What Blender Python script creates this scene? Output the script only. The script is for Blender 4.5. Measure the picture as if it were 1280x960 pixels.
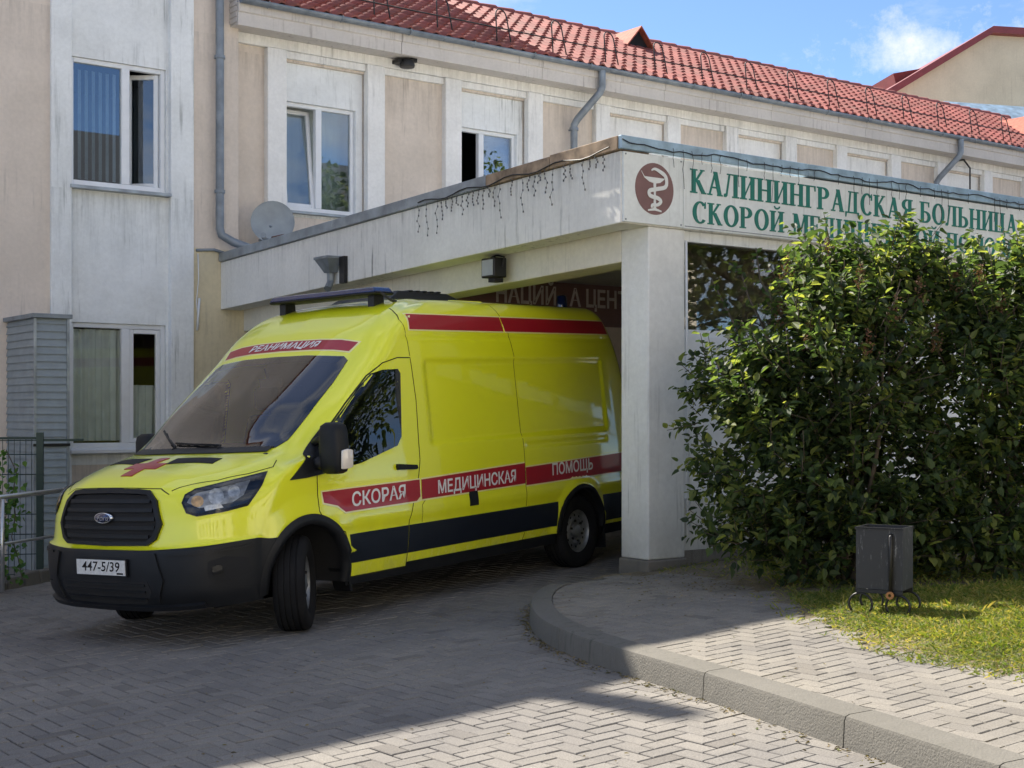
import bpy, bmesh, math, random
import numpy as np
from mathutils import Vector, Matrix
from mathutils.bvhtree import BVHTree
from mathutils.geometry import delaunay_2d_cdt

random.seed(7)
rng = np.random.default_rng(7)
scene = bpy.context.scene
for ob in list(bpy.data.objects):
    bpy.data.objects.remove(ob)
COL = scene.collection
rad = math.radians

# ------------------------------------------------------------------ camera
F_PX, HORIZON, CAM_H = 1758.0, 516.0, 1.534
cam_data = bpy.data.cameras.new('camera')
cam = bpy.data.objects.new('camera', cam_data)
COL.objects.link(cam)
cam.location = (0, 0, CAM_H)
cam.rotation_euler = (rad(90), 0, 0)
cam_data.sensor_width = 36
cam_data.lens = F_PX / 1280 * 36
cam_data.shift_y = (HORIZON - 480) / 1280
cam_data.clip_end = 2000
scene.camera = cam

# ------------------------------------------------------------------ frames
U2 = Vector((.801, .599, 0)).normalized()     # along the facades, to the right
U1 = Vector((-.599, .801, 0)).normalized()    # into the buildings
W0 = Vector((-3.647, 17.57, 0))
ROT = math.atan2(U2.y, U2.x)
GX, GY = .0456, .0086                          # the yard falls to the left


def fade(v, a, b):
    return max(a, min(b, v))


def gz(x, y):
    return GX * fade(x, -7, 9) + GY * (fade(y, -4, 22) - 8)


# ------------------------------------------------------------------ light
SUN_EL = rad(47)
sd = (U1 * math.cos(rad(7)) - U2 * math.sin(rad(7)))
sun_vec = Vector((sd.x * math.cos(SUN_EL), sd.y * math.cos(SUN_EL), math.sin(SUN_EL)))
sun_data = bpy.data.lights.new('sun', 'SUN')
sun_data.energy = 4.4
sun_data.angle = rad(.53)
sun_data.color = (1, .93, .82)
sun = bpy.data.objects.new('sun', sun_data)
COL.objects.link(sun)
sun.rotation_euler = sun_vec.to_track_quat('Z', 'Y').to_euler()
sun.location = (-10, 20, 30)

world = bpy.data.worlds.new('World')
scene.world = world
world.use_nodes = True
wt = world.node_tree
wt.nodes.clear()
w_out = wt.nodes.new('ShaderNodeOutputWorld')
w_bg = wt.nodes.new('ShaderNodeBackground')
w_sky = wt.nodes.new('ShaderNodeTexSky')
w_sky.sky_type = 'NISHITA'
w_sky.sun_disc = False
w_sky.sun_elevation = SUN_EL
w_sky.sun_rotation = math.atan2(sun_vec.x, sun_vec.y)
w_sky.air_density = .55
w_sky.dust_density = .2
w_sky.ozone_density = 4.6
w_bg.inputs['Strength'].default_value = .098
# thin fair-weather clouds over the whole dome
w_tc = wt.nodes.new('ShaderNodeTexCoord')
w_map = wt.nodes.new('ShaderNodeMapping')
w_map.inputs['Scale'].default_value = (1.0, 1.0, 2.4)
w_map.inputs['Location'].default_value = (-2.616, 1.549, .547)
w_n1 = wt.nodes.new('ShaderNodeTexNoise')
w_n1.inputs['Scale'].default_value = 3.4
w_n1.inputs['Detail'].default_value = 9
w_n1.inputs['Roughness'].default_value = .58
w_rmp = wt.nodes.new('ShaderNodeValToRGB')
w_rmp.color_ramp.elements[0].position = .47
w_rmp.color_ramp.elements[1].position = .66
w_mix = wt.nodes.new('ShaderNodeMixRGB')
w_mix.inputs['Color2'].default_value = (4.6, 4.6, 4.6, 1)
wt.links.new(w_tc.outputs['Generated'], w_map.inputs['Vector'])
wt.links.new(w_map.outputs[0], w_n1.inputs['Vector'])
wt.links.new(w_n1.outputs[0], w_rmp.inputs[0])
# one small fair-weather cloud low over the far house
w_sub = wt.nodes.new('ShaderNodeVectorMath'); w_sub.operation = 'SUBTRACT'
w_nrm = wt.nodes.new('ShaderNodeVectorMath'); w_nrm.operation = 'NORMALIZE'
w_sub.inputs[1].default_value = (.285, .928, .240)
w_scl = wt.nodes.new('ShaderNodeVectorMath'); w_scl.operation = 'MULTIPLY'
w_scl.inputs[1].default_value = (11, 11, 34)
w_len = wt.nodes.new('ShaderNodeVectorMath'); w_len.operation = 'LENGTH'
w_n2 = wt.nodes.new('ShaderNodeTexNoise')
w_n2.inputs['Scale'].default_value = 26
w_n2.inputs['Detail'].default_value = 8
w_n2.inputs['Roughness'].default_value = .7
w_f2 = wt.nodes.new('ShaderNodeMath'); w_f2.operation = 'MULTIPLY_ADD'
w_f2.inputs[1].default_value = -.32; w_f2.inputs[2].default_value = .055
w_r2 = wt.nodes.new('ShaderNodeValToRGB')
w_r2.color_ramp.elements[0].position = .30
w_r2.color_ramp.elements[1].position = .74
w_max = wt.nodes.new('ShaderNodeMath'); w_max.operation = 'MAXIMUM'
wt.links.new(w_tc.outputs['Generated'], w_nrm.inputs[0])
wt.links.new(w_nrm.outputs[0], w_sub.inputs[0])
wt.links.new(w_sub.outputs[0], w_scl.inputs[0])
wt.links.new(w_scl.outputs[0], w_len.inputs[0])
wt.links.new(w_nrm.outputs[0], w_n2.inputs['Vector'])
wt.links.new(w_len.outputs['Value'], w_f2.inputs[0])
w_add = wt.nodes.new('ShaderNodeMath'); w_add.operation = 'ADD'
wt.links.new(w_n2.outputs[0], w_add.inputs[0])
wt.links.new(w_f2.outputs[0], w_add.inputs[1])
wt.links.new(w_add.outputs[0], w_r2.inputs[0])
wt.links.new(w_rmp.outputs[0], w_max.inputs[0])
wt.links.new(w_r2.outputs[0], w_max.inputs[1])
wt.links.new(w_max.outputs[0], w_mix.inputs['Fac'])
wt.links.new(w_sky.outputs[0], w_mix.inputs['Color1'])
wt.links.new(w_mix.outputs[0], w_bg.inputs['Color'])
wt.links.new(w_bg.outputs[0], w_out.inputs[0])

vs = scene.view_settings
vs.view_transform = 'Standard'
vs.look = 'None'
vs.exposure = 1.42
vs.gamma = 1
vs.use_curve_mapping = False


# ------------------------------------------------------------------ objects
def tag(o, label=None, cat=None, group=None, kind=None):
    if label: o['label'] = label
    if cat: o['category'] = cat
    if group: o['group'] = group
    if kind: o['kind'] = kind
    return o


def empty(name, loc=(0, 0, 0), rz=0, mat=None):
    o = bpy.data.objects.new(name, None)
    COL.objects.link(o)
    if mat is not None:
        o.matrix_world = mat
    else:
        o.location = loc
        o.rotation_euler = (0, 0, rz)
    o.empty_display_size = .2
    return o


def link(name, mesh, parent=None):
    o = bpy.data.objects.new(name, mesh)
    COL.objects.link(o)
    if parent is not None:
        o.parent = parent
    return o


class MB:
    """collects faces and links them as ONE mesh object"""
    def __init__(s):
        s.v, s.f, s.m = [], [], []

    def add(s, verts, faces, mi=0):
        b = len(s.v)
        s.v += [tuple(map(float, v)) for v in verts]
        s.f += [tuple(b + i for i in f) for f in faces]
        s.m += [mi] * len(faces)

    def box(s, x0, x1, y0, y1, z0, z1, mi=0):
        s.add([(x0, y0, z0), (x1, y0, z0), (x1, y1, z0), (x0, y1, z0),
               (x0, y0, z1), (x1, y0, z1), (x1, y1, z1), (x0, y1, z1)],
              [(3, 2, 1, 0), (4, 5, 6, 7), (0, 1, 5, 4), (1, 2, 6, 5), (2, 3, 7, 6), (3, 0, 4, 7)], mi)

    def hexa(s, p, mi=0):
        s.add(p, [(3, 2, 1, 0), (4, 5, 6, 7), (0, 1, 5, 4), (1, 2, 6, 5), (2, 3, 7, 6), (3, 0, 4, 7)], mi)

    def prism(s, poly, d, mi=0):
        """poly: 3-D points counter-clockwise seen from d, extruded by vector d"""
        n = len(poly)
        d = Vector(d)
        a = [Vector(p) for p in poly]
        b = [p + d for p in a]
        s.add(a + b, [tuple(range(n))[::-1], tuple(range(n, 2 * n))] +
              [(i, (i + 1) % n, n + (i + 1) % n, n + i) for i in range(n)], mi)

    def tube(s, pts, r, n=8, mi=0, cap=True):
        pts = [Vector(p) for p in pts]
        rs = r if isinstance(r, (list, tuple)) else [r] * len(pts)
        rings = []
        t0 = (pts[1] - pts[0]).normalized()
        ref = Vector((0, 0, 1)) if abs(t0.z) < .9 else Vector((1, 0, 0))
        nx = t0.cross(ref).normalized()
        for i, p in enumerate(pts):
            if i == 0: t = pts[1] - pts[0]
            elif i == len(pts) - 1: t = pts[-1] - pts[-2]
            else: t = (pts[i + 1] - pts[i]).normalized() + (pts[i] - pts[i - 1]).normalized()
            t.normalize()
            nx = (nx - t * nx.dot(t)).normalized()
            ny = t.cross(nx)
            rings.append([p + (nx * math.cos(2 * math.pi * k / n) + ny * math.sin(2 * math.pi * k / n)) * rs[i] for k in range(n)])
        b = len(s.v)
        vv = [q for ring in rings for q in ring]
        ff = []
        for i in range(len(rings) - 1):
            for k in range(n):
                ff.append((i * n + k, i * n + (k + 1) % n, (i + 1) * n + (k + 1) % n, (i + 1) * n + k))
        if cap:
            ff.append(tuple(range(n))[::-1])
            ff.append(tuple((len(rings) - 1) * n + k for k in range(n)))
        s.add(vv, ff, mi)

    def lathe(s, prof, center, ax, up, n=24, mi=0):
        """prof: (along axis, radius) pairs"""
        c, ax, up = Vector(center), Vector(ax).normalized(), Vector(up).normalized()
        sd_ = ax.cross(up)
        vv, ff = [], []
        for (a, r) in prof:
            for k in range(n):
                t = 2 * math.pi * k / n
                vv.append(c + ax * a + (up * math.cos(t) + sd_ * math.sin(t)) * r)
        for i in range(len(prof) - 1):
            for k in range(n):
                ff.append((i * n + k, i * n + (k + 1) % n, (i + 1) * n + (k + 1) % n, (i + 1) * n + k))
        s.add(vv, ff, mi)

    def build(s, name, mats, parent=None, smooth=False, bevel=0, angle=None):
        me = bpy.data.meshes.new(name)
        me.from_pydata(s.v, [], s.f)
        if not isinstance(mats, (list, tuple)): mats = [mats]
        for m in mats: me.materials.append(m)
        if len(mats) > 1: me.polygons.foreach_set('material_index', s.m)
        bm = bmesh.new(); bm.from_mesh(me)
        bmesh.ops.recalc_face_normals(bm, faces=bm.faces)
        bm.to_mesh(me); bm.free()
        if smooth:
            me.polygons.foreach_set('use_smooth', [True] * len(me.polygons))
            if angle: me.set_sharp_from_angle(angle=rad(angle))
        o = link(name, me, parent)
        if bevel:
            md = o.modifiers.new('bevel', 'BEVEL')
            md.width = bevel; md.segments = 2; md.limit_method = 'ANGLE'
        return o


def raw(name, v, f, mat, parent=None, smooth=True):
    me = bpy.data.meshes.new(name)
    me.from_pydata([tuple(p) for p in v], [], f)
    me.materials.append(mat)
    if smooth: me.polygons.foreach_set('use_smooth', [True] * len(me.polygons))
    return link(name, me, parent)


# ------------------------------------------------------------------ materials
class NT:
    def __init__(s, name):
        s.mat = bpy.data.materials.new(name)
        s.mat.use_nodes = True
        s.t = s.mat.node_tree
        s.b = s.t.nodes['Principled BSDF']
        s.out = s.t.nodes['Material Output']

    def n(s, typ, **kw):
        nd = s.t.nodes.new(typ)
        for k, v in kw.items():
            if k in nd.inputs: nd.inputs[k].default_value = v
            else: setattr(nd, k, v)
        return nd

    def l(s, a, b):
        s.t.links.new(a, b)

    def coord(s, kind='Object'):
        return s.n('ShaderNodeTexCoord').outputs[kind]

    def mapping(s, vec, scale):
        m = s.n('ShaderNodeMapping')
        m.inputs['Scale'].default_value = scale
        s.l(vec, m.inputs['Vector'])
        return m.outputs[0]

    def noise(s, vec, scale, detail=4, rough=.55):
        nd = s.n('ShaderNodeTexNoise')
        nd.inputs['Scale'].default_value = scale
        nd.inputs['Detail'].default_value = detail
        nd.inputs['Roughness'].default_value = rough
        s.l(vec, nd.inputs['Vector'])
        return nd.outputs[0]

    def ramp(s, fac, a, b, ca=(0, 0, 0, 1), cb=(1, 1, 1, 1)):
        r = s.n('ShaderNodeValToRGB')
        r.color_ramp.elements[0].position = a
        r.color_ramp.elements[1].position = b
        r.color_ramp.elements[0].color = ca
        r.color_ramp.elements[1].color = cb
        s.l(fac, r.inputs[0])
        return r.outputs[0]

    def mix(s, fac, a, b, mode='MIX'):
        m = s.n('ShaderNodeMixRGB', blend_type=mode)
        for sock, v in ((m.inputs[0], fac), (m.inputs[1], a), (m.inputs[2], b)):
            if isinstance(v, (int, float)): sock.default_value = v
            elif isinstance(v, tuple): sock.default_value = (*v, 1) if len(v) == 3 else v
            else: s.l(v, sock)
        return m.outputs[0]

    def math(s, op, a, b=None):
        m = s.n('ShaderNodeMath', operation=op)
        for sock, v in ((m.inputs[0], a), (m.inputs[1], b)):
            if v is None: continue
            if isinstance(v, (int, float)): sock.default_value = v
            else: s.l(v, sock)
        return m.outputs[0]

    def bump(s, h, strength=.3, dist=.01):
        b = s.n('ShaderNodeBump')
        b.inputs['Strength'].default_value = strength
        b.inputs['Distance'].default_value = dist
        s.l(h, b.inputs['Height'])
        s.l(b.outputs[0], s.b.inputs['Normal'])


def plain(name, col, rough=.5, metal=0, coat=0, var=.12, scale=6, bump=0, spec=.5):
    t = NT(name)
    c = t.coord()
    n = t.noise(c, scale, 5)
    k = t.ramp(n, .3, .7, (1 - var, 1 - var, 1 - var, 1), (1 + var, 1 + var, 1 + var, 1))
    t.l(t.mix(1, col, k, 'MULTIPLY'), t.b.inputs['Base Color'])
    t.b.inputs['Roughness'].default_value = rough
    t.b.inputs['Metallic'].default_value = metal
    t.b.inputs['Coat Weight'].default_value = coat
    t.b.inputs['Specular IOR Level'].default_value = spec
    if bump: t.bump(t.noise(c, 60, 4), bump, .005)
    return t.mat


def plaster(name, col, stain=(.1, .1, .09), amount=.5, rough=.9, streak=True, bump=.25, ledges=(), splash=None):
    """painted render: blotches, fine grain, dirt runs"""
    t = NT(name)
    c = t.coord()
    blot = t.noise(c, 1.3, 8, .62)
    fine = t.noise(c, 22, 4)
    k1 = t.ramp(blot, .25, .75, (.86, .86, .85, 1), (1.1, 1.1, 1.1, 1))
    k2 = t.ramp(fine, .3, .7, (.95, .95, .95, 1), (1.04, 1.04, 1.04, 1))
    base = t.mix(1, t.mix(1, col, k1, 'MULTIPLY'), k2, 'MULTIPLY')
    if streak:
        run = t.noise(t.mapping(c, (8, 8, .42)), 2.2, 9, .68)
        spot = t.noise(c, .9, 3)
        m = t.math('MULTIPLY', t.ramp(run, .54, .70), t.ramp(spot, .44, .64))
        m = t.math('MULTIPLY', m, amount)
        sz = t.n('ShaderNodeSeparateXYZ'); t.l(c, sz.inputs[0])
        drip = t.ramp(t.noise(t.mapping(c, (8, 8, .6)), 2.0, 9, .72), .45, .72)
        for zt, ln in ledges:                     # dirt washed down below sills, copings and cornices
            dd = t.math('DIVIDE', t.math('SUBTRACT', zt, sz.outputs[2]), ln)
            fall = t.math('MULTIPLY', t.math('GREATER_THAN', dd, 0.0), t.math('MAXIMUM', t.math('SUBTRACT', 1.0, dd), 0.0))
            m = t.math('MAXIMUM', m, t.math('MULTIPLY', t.math('MULTIPLY', fall, drip), .45))
        if splash:                                # rain splash above the ground
            up_ = t.math('MAXIMUM', t.math('SUBTRACT', 1.0, t.math('DIVIDE', t.math('SUBTRACT', sz.outputs[2], splash[0]), splash[1])), 0.0)
            m = t.math('MAXIMUM', m, t.math('MULTIPLY', t.math('MULTIPLY', up_, t.ramp(blot, .3, .65)), .7))
        base = t.mix(m, base, stain)
    t.l(base, t.b.inputs['Base Color'])
    t.b.inputs['Roughness'].default_value = rough
    t.b.inputs['Specular IOR Level'].default_value = .25
    t.bump(t.math('ADD', t.noise(c, 90, 3), t.math('MULTIPLY', blot, 1.5)), bump, .006)
    return t.mat


def glass(name, tint=(.75, .8, .8), ior=1.5, boost=1.0, rough=0):
    """clear pane: fresnel mix of see-through and mirror"""
    t = NT(name)
    t.t.nodes.remove(t.b)
    tr = t.n('ShaderNodeBsdfTransparent'); tr.inputs[0].default_value = (*tint, 1)
    gl = t.n('ShaderNodeBsdfGlossy'); gl.inputs['Roughness'].default_value = rough
    gl.inputs[0].default_value = (1, 1, 1, 1)
    fr = t.n('ShaderNodeFresnel'); fr.inputs[0].default_value = ior
    mx = t.n('ShaderNodeMixShader')
    t.l(t.math('MINIMUM', t.math('MULTIPLY', fr.outputs[0], boost), 1.0), mx.inputs[0])
    t.l(tr.outputs[0], mx.inputs[1]); t.l(gl.outputs[0], mx.inputs[2])
    t.l(mx.outputs[0], t.out.inputs[0])
    return t.mat


M = {}
M['cream'] = plaster('cream_render', (.72, .63, .545), (.28, .25, .22), .6, ledges=((6.25, .8),))
M['cream2'] = plaster('cream_panel_render', (.69, .60, .51), (.2, .16, .13), .7, ledges=((6.15, .7), (.92, .5)))
M['yellowish'] = plaster('yellow_ochre_render', (.68, .60, .42), (.2, .17, .12), .6)
M['white'] = plaster('white_render', (.82, .84, .84), (.17, .19, .18), .8, ledges=((4.15, 1.0), (1.05, .4)))
M['white2'] = plaster('white_trim_render', (.84, .83, .80), (.16, .15, .13), .6, ledges=((6.40, .45),))
M['fascia'] = plaster('fascia_paint', (.78, .77, .73), (.05, .055, .05), 1.2, ledges=((3.70, .55),))
M['soffit'] = plaster('soffit_paint', (.74, .71, .62), (.1, .1, .09), .4)
M['pillar'] = plaster('pillar_paint', (.78, .78, .75), (.12, .12, .11), .7, splash=(.3, .55))
M['concrete'] = plaster('plinth_concrete', (.17, .16, .145), (.04, .045, .03), 1.0, bump=1)
M['board'] = plaster('cornice_board', (.60, .56, .52), (.16, .12, .10), .9)
M['zinc'] = plain('zinc_sheet', (.33, .37, .41), .45, .6, var=.3, scale=4)
M['coping_blue'] = plain('blue_coping', (.30, .42, .52), .45, .35, var=.35, scale=5)
M['rust'] = plain('rusty_coping', (.30, .22, .15), .8, .1, var=.45, scale=9)
M['pipe'] = plain('grey_pipe', (.22, .25, .28), .5, .3, var=.25)
M['pvc'] = plain('white_pvc', (.78, .80, .82), .35, var=.05)
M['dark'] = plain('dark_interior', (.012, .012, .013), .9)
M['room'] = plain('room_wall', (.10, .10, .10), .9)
M['pane'] = glass('window_glass', (.72, .78, .8), 1.6, 2.3)
M['curtain'] = plain('curtain_cloth', (.74, .76, .75), .9, var=.1)
M['blind'] = plain('blind_slats', (.50, .56, .62), .8, var=.1)
M['black_metal'] = plain('black_metal', (.015, .015, .016), .45, .2)
M['green_metal'] = plain('dark_green_metal', (.012, .035, .03), .5, .1)
M['steel'] = plain('brushed_steel', (.52, .53, .54), .35, .8, var=.15)
M['lap'] = plain('grey_siding', (.27, .31, .33), .5, .1, var=.12)
M['wire'] = plain('dark_wire', (.02, .02, .022), .6)
M['wire2'] = plain('grey_flex', (.10, .10, .10), .7)
M['curtpane'] = glass('curtained_glass', (.9, .93, .93), 1.5, 1.0)


# ================================================================== ground
def ground_sheet():
    xs = [-300, -120, -50, -25, -14, -10, -7, -4, -1, 2, 5, 9, 12, 16, 25, 50, 120, 300]
    ys = [-300, -120, -50, -20, -10, -4, 0, 4, 8, 12, 16, 22, 30, 50, 120, 300]
    v = [(x, y, gz(x, y) - .06) for y in ys for x in xs]
    n = len(xs)
    f = [(j * n + i, j * n + i + 1, (j + 1) * n + i + 1, (j + 1) * n + i) for j in range(len(ys) - 1) for i in range(n - 1)]
    t = NT('ground_soil')
    c = t.coord()
    t.l(t.ramp(t.noise(c, 3, 8), .3, .7, (.22, .205, .185, 1), (.29, .27, .245, 1)), t.b.inputs['Base Color'])
    t.b.inputs['Roughness'].default_value = .95
    t.bump(t.noise(c, 30, 5), .5, .02)
    o = raw('ground', v, f, t.mat)
    tag(o, 'grey bedding ground under the yard paving', 'ground', kind='structure')


ground_sheet()

# kerb line (outer edge), from the far round end towards the camera
KERB = [(.62, 11.38), (.42, 11.28), (.27, 11.05), (.18, 10.72), (.135, 10.3), (.14, 9.85), (.19, 9.4), (.30, 8.95),
        (.47, 8.48), (.72, 7.93), (1.0, 7.33), (1.47, 6.22), (1.84, 5.32), (2.3, 4.2), (2.75, 3.1)]
KH = .135
GRASS = [(1.45, 11.5), (1.62, 11.0), (1.80, 10.4), (1.86, 9.8), (1.88, 9.2), (1.93, 8.6), (2.02, 8.1), (2.2, 7.5),
         (2.42, 7.05), (2.75, 6.5), (3.1, 5.9), (3.7, 4.6), (4.4, 3.1)]


def smooth_path(p, k=6):
    out = []
    for i in range(len(p) - 1):
        p0 = p[max(i - 1, 0)]; p1 = p[i]; p2 = p[i + 1]; p3 = p[min(i + 2, len(p) - 1)]
        for j in range(k):
            t = j / k
            out.append(tuple(.5 * (2 * p1[a] + (p2[a] - p0[a]) * t + (2 * p0[a] - 5 * p1[a] + 4 * p2[a] - p3[a]) * t * t +
                                   (3 * p1[a] - p0[a] - 3 * p2[a] + p3[a]) * t ** 3) for a in range(len(p1))))
    out.append(tuple(p[-1]))
    return out


KP = smooth_path(KERB, 4)


def offset_path(p, d):
    out = []
    for i in range(len(p)):
        a = p[max(i - 1, 0)]; b = p[min(i + 1, len(p) - 1)]
        tx, ty = b[0] - a[0], b[1] - a[1]
        L = math.hypot(tx, ty)
        out.append((p[i][0] - ty / L * d, p[i][1] + tx / L * d))
    return out


KIN = offset_path(KP, .155)      # inner edge of the kerb (towards the grass)
PAVE_POLY = KIN + [(4.6, 3.1)] + GRASS[::-1] + [(1.2, 11.75), (.8, 11.6)]
OUT_POLY = KP + [(12, 3.1), (12, 13), (1.0, 12.4), (.75, 11.6)]


def inside(p, poly):
    x, y = p
    r = False
    n = len(poly)
    for i in range(n):
        x1, y1 = poly[i]; x2, y2 = poly[(i + 1) % n]
        if (y1 > y) != (y2 > y) and x < (x2 - x1) * (y - y1) / (y2 - y1) + x1:
            r = not r
    return r


def clip_half(poly, a, n):
    """keep the side where (p-a).n >= 0"""
    out = []
    for i in range(len(poly)):
        p, q = poly[i], poly[(i + 1) % len(poly)]
        dp = (p[0] - a[0]) * n[0] + (p[1] - a[1]) * n[1]
        dq = (q[0] - a[0]) * n[0] + (q[1] - a[1]) * n[1]
        if dp >= 0: out.append(p)
        if (dp < 0) != (dq < 0):
            t = dp / (dp - dq)
            out.append((p[0] + (q[0] - p[0]) * t, p[1] + (q[1] - p[1]) * t))
    return out


def pix(x, y, z):
    return 640 + F_PX * x / y, HORIZON - F_PX * (z - CAM_H) / y


def near_seg(p, path):
    best = None
    for i in range(len(path) - 1):
        a, b = path[i], path[i + 1]
        dx, dy = b[0] - a[0], b[1] - a[1]
        t = max(0, min(1, ((p[0] - a[0]) * dx + (p[1] - a[1]) * dy) / (dx * dx + dy * dy)))
        q = (a[0] + dx * t, a[1] + dy * t)
        d = math.hypot(p[0] - q[0], p[1] - q[1])
        if best is None or d < best[0]:
            L = math.hypot(dx, dy)
            best = (d, q, (-dy / L, dx / L))
    return best


def paver_mat(name, c0, c1, dirt):
    t = NT(name)
    c = t.coord()
    r = t.n('ShaderNodeObjectInfo').outputs['Random']
    geo = t.n('ShaderNodeNewGeometry')
    isl = geo.outputs['Random Per Island']
    k = t.math('FRACT', t.math('ADD', r, isl))
    pos = geo.outputs['Position']
    base = t.ramp(k, 0, 1, (*c0, 1), (*c1, 1))
    base = t.mix(t.math('MULTIPLY', t.math('GREATER_THAN', t.math('FRACT', t.math('MULTIPLY', k, 37.3)), .95), .35), base, (.12, .11, .10))
    big = t.ramp(t.noise(pos, .8, 5), .35, .7, (.82, .82, .84, 1), (1.12, 1.1, 1.06, 1))
    fine = t.ramp(t.noise(pos, 140, 3), .3, .72, (.72, .72, .72, 1), (1.2, 1.2, 1.2, 1))
    base = t.mix(1, t.mix(1, base, big, 'MULTIPLY'), fine, 'MULTIPLY')
    base = t.mix(t.math('MULTIPLY', t.ramp(t.noise(pos, 2.6, 7, .65), .55, .75), .55), base, dirt)
    # dark oil drips and tyre scuffs on the drive
    oil = t.math('MULTIPLY', t.ramp(t.noise(t.mapping(pos, (1.3, .7, 1)), 2.1, 4), .66, .74), .45)
    base = t.mix(oil, base, (.05, .05, .052))
    t.l(base, t.b.inputs['Base Color'])
    t.b.inputs['Roughness'].default_value = .9
    t.b.inputs['Specular IOR Level'].default_value = .12
    t.bump(t.noise(pos, 160, 3), .45, .004)
    return t.mat


M['paver'] = paver_mat('road_paver', (.208, .197, .182), (.245, .231, .212), (.155, .147, .134))
M['paver2'] = paver_mat('pavement_paver', (.22, .206, .183), (.26, .242, .212), (.17, .157, .135))


def sheet(name, poly, h, mat, step=.5):
    """a ground-hugging sheet over a polygon"""
    pts = [Vector(p) for p in poly]
    n = len(pts)
    xs = [p[0] for p in poly]; ys = [p[1] for p in poly]
    extra = []
    x = min(xs) + step / 2
    while x < max(xs):
        y = min(ys) + step / 2
        while y < max(ys):
            if inside((x, y), poly): extra.append(Vector((x, y)))
            y += step
        x += step
    v, e, f, *_ = delaunay_2d_cdt(pts + extra, [(i, (i + 1) % n) for i in range(n)], [], 1, 1e-4)
    return raw(name, [(p.x, p.y, gz(p.x, p.y) + h) for p in v], [tuple(q) for q in f], mat)


mortar = plaster('sand_joint', (.040, .037, .033), (.05, .05, .04), .6, streak=False, bump=.6)
road = sheet('road', [(-7, 3.1), (-7, 21), (5, 21), (5, 12.6), (1.0, 12.4), (.75, 11.6)] + KP + [(2.75, 3)], -.012, mortar)
tag(road, 'grey herringbone block-paved drive', 'road', kind='structure')
pavement = sheet('pavement', PAVE_POLY, KH - .012, mortar)
tag(pavement, 'raised block-paved pavement beside the drive', 'pavement', kind='structure')

BL, BW, BT = .2, .1, .05
G = .0075
TILT_S = GX * U2.x + GY * U2.y
TILT_O = GX * U1.x + GY * U1.y


def brick_mesh(name, mat):
    """unit paver, long side along local x, chamfered top"""
    mb = MB()
    a, b, c = BL / 2 - G / 2, BW / 2 - G / 2, .004
    v = [(-a, -b, -BT), (a, -b, -BT), (a, b, -BT), (-a, b, -BT), (-a, -b, -c), (a, -b, -c), (a, b, -c), (-a, b, -c),
         (-a + c, -b + c, 0), (a - c, -b + c, 0), (a - c, b - c, 0), (-a + c, b - c, 0)]
    f = [(0, 1, 5, 4), (1, 2, 6, 5), (2, 3, 7, 6), (3, 0, 4, 7), (4, 5, 9, 8), (5, 6, 10, 9), (6, 7, 11, 10), (7, 4, 8, 11), (8, 9, 10, 11)]
    me = bpy.data.meshes.new(name)
    me.from_pydata(v, [], f)
    me.materials.append(mat)
    return me


def lay(parent, test, h, mat, edge, keep_side, xr, yr, limit=300):
    """herringbone pavers; the largest in view become parts, the rest one stuff part"""
    o2 = Vector((U2.x, U2.y)); o1 = Vector((U1.x, U1.y))
    org = Vector((0.03, 8.02))
    cand = []
    rmax = 120
    for i in range(-rmax, rmax):
        for j in range(-rmax, rmax):
            m = (i - j) % 4
            if m == 0: cu, cv, vert = (i + 1) * BW, (j + .5) * BW, False
            elif m == 3: cu, cv, vert = (i + .5) * BW, (j + 1) * BW, True
            else: continue
            p = org + o2 * cu + o1 * cv
            if not (xr[0] < p.x < xr[1] and yr[0] < p.y < yr[1]): continue
            z = gz(p.x, p.y) + h
            px, py = pix(p.x, p.y, z)
            if px < -220 or px > 1450 or py > 1120: continue
            if not test((p.x, p.y)): continue
            cand.append((p.y, p, vert, z))
    cand.sort(key=lambda c: c[0])
    me = brick_mesh('brick', mat)
    whole = MB()
    made = 0
    e1 = Vector((U2.x, U2.y, TILT_S)).normalized()
    e2 = Vector((U1.x, U1.y, TILT_O)).normalized()
    e3 = e1.cross(e2).normalized()
    for d, p, vert, z in cand:
        near = near_seg(p, edge) if edge else (9, None, None)
        ax, ay = (e2, -e1) if vert else (e1, e2)
        rot = Matrix((ax, ay, e3)).transposed().to_4x4()
        jit = random.gauss(0, .0010) + .0035 * math.sin(p.x * 2.3 + .7) * math.sin(p.y * 1.9 + .3) + .002 * math.sin(p.x * 5.1 + p.y * 4.3)
        rot = rot @ Matrix.Rotation(random.gauss(0, .007), 4, 'Z') @ Matrix.Rotation(random.gauss(0, .004), 4, 'X') @ Matrix.Rotation(random.gauss(0, .003), 4, 'Y')
        if near[0] > .13 and made < limit:
            b = link('brick', me, parent)
            b.matrix_world = Matrix.Translation((p.x, p.y, z + jit)) @ rot
            made += 1
            continue
        mw = Matrix.Translation((p.x, p.y, z + jit)) @ rot
        if near[0] > .13:
            whole.add([mw @ q.co for q in me.vertices], [tuple(pl.vertices) for pl in me.polygons])
        else:   # cut to the kerb or edge
            a2 = BL / 2 - G / 2; b2 = BW / 2 - G / 2
            poly = [tuple((mw @ Vector(q))[:2]) for q in ((-a2, -b2, 0), (a2, -b2, 0), (a2, b2, 0), (-a2, b2, 0))]
            n = near[2]
            if not keep_side: n = (-n[0], -n[1])
            q0 = (near[1][0] + n[0] * .006, near[1][1] + n[1] * .006)
            poly = clip_half(poly, q0, n)
            if len(poly) >= 3:
                whole.prism([(x, y, gz(x, y) + h + jit - BT) for x, y in poly], (0, 0, BT))
    s = whole.build('brick', mat, parent)
    tag(s, kind='stuff')
    return made


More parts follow.
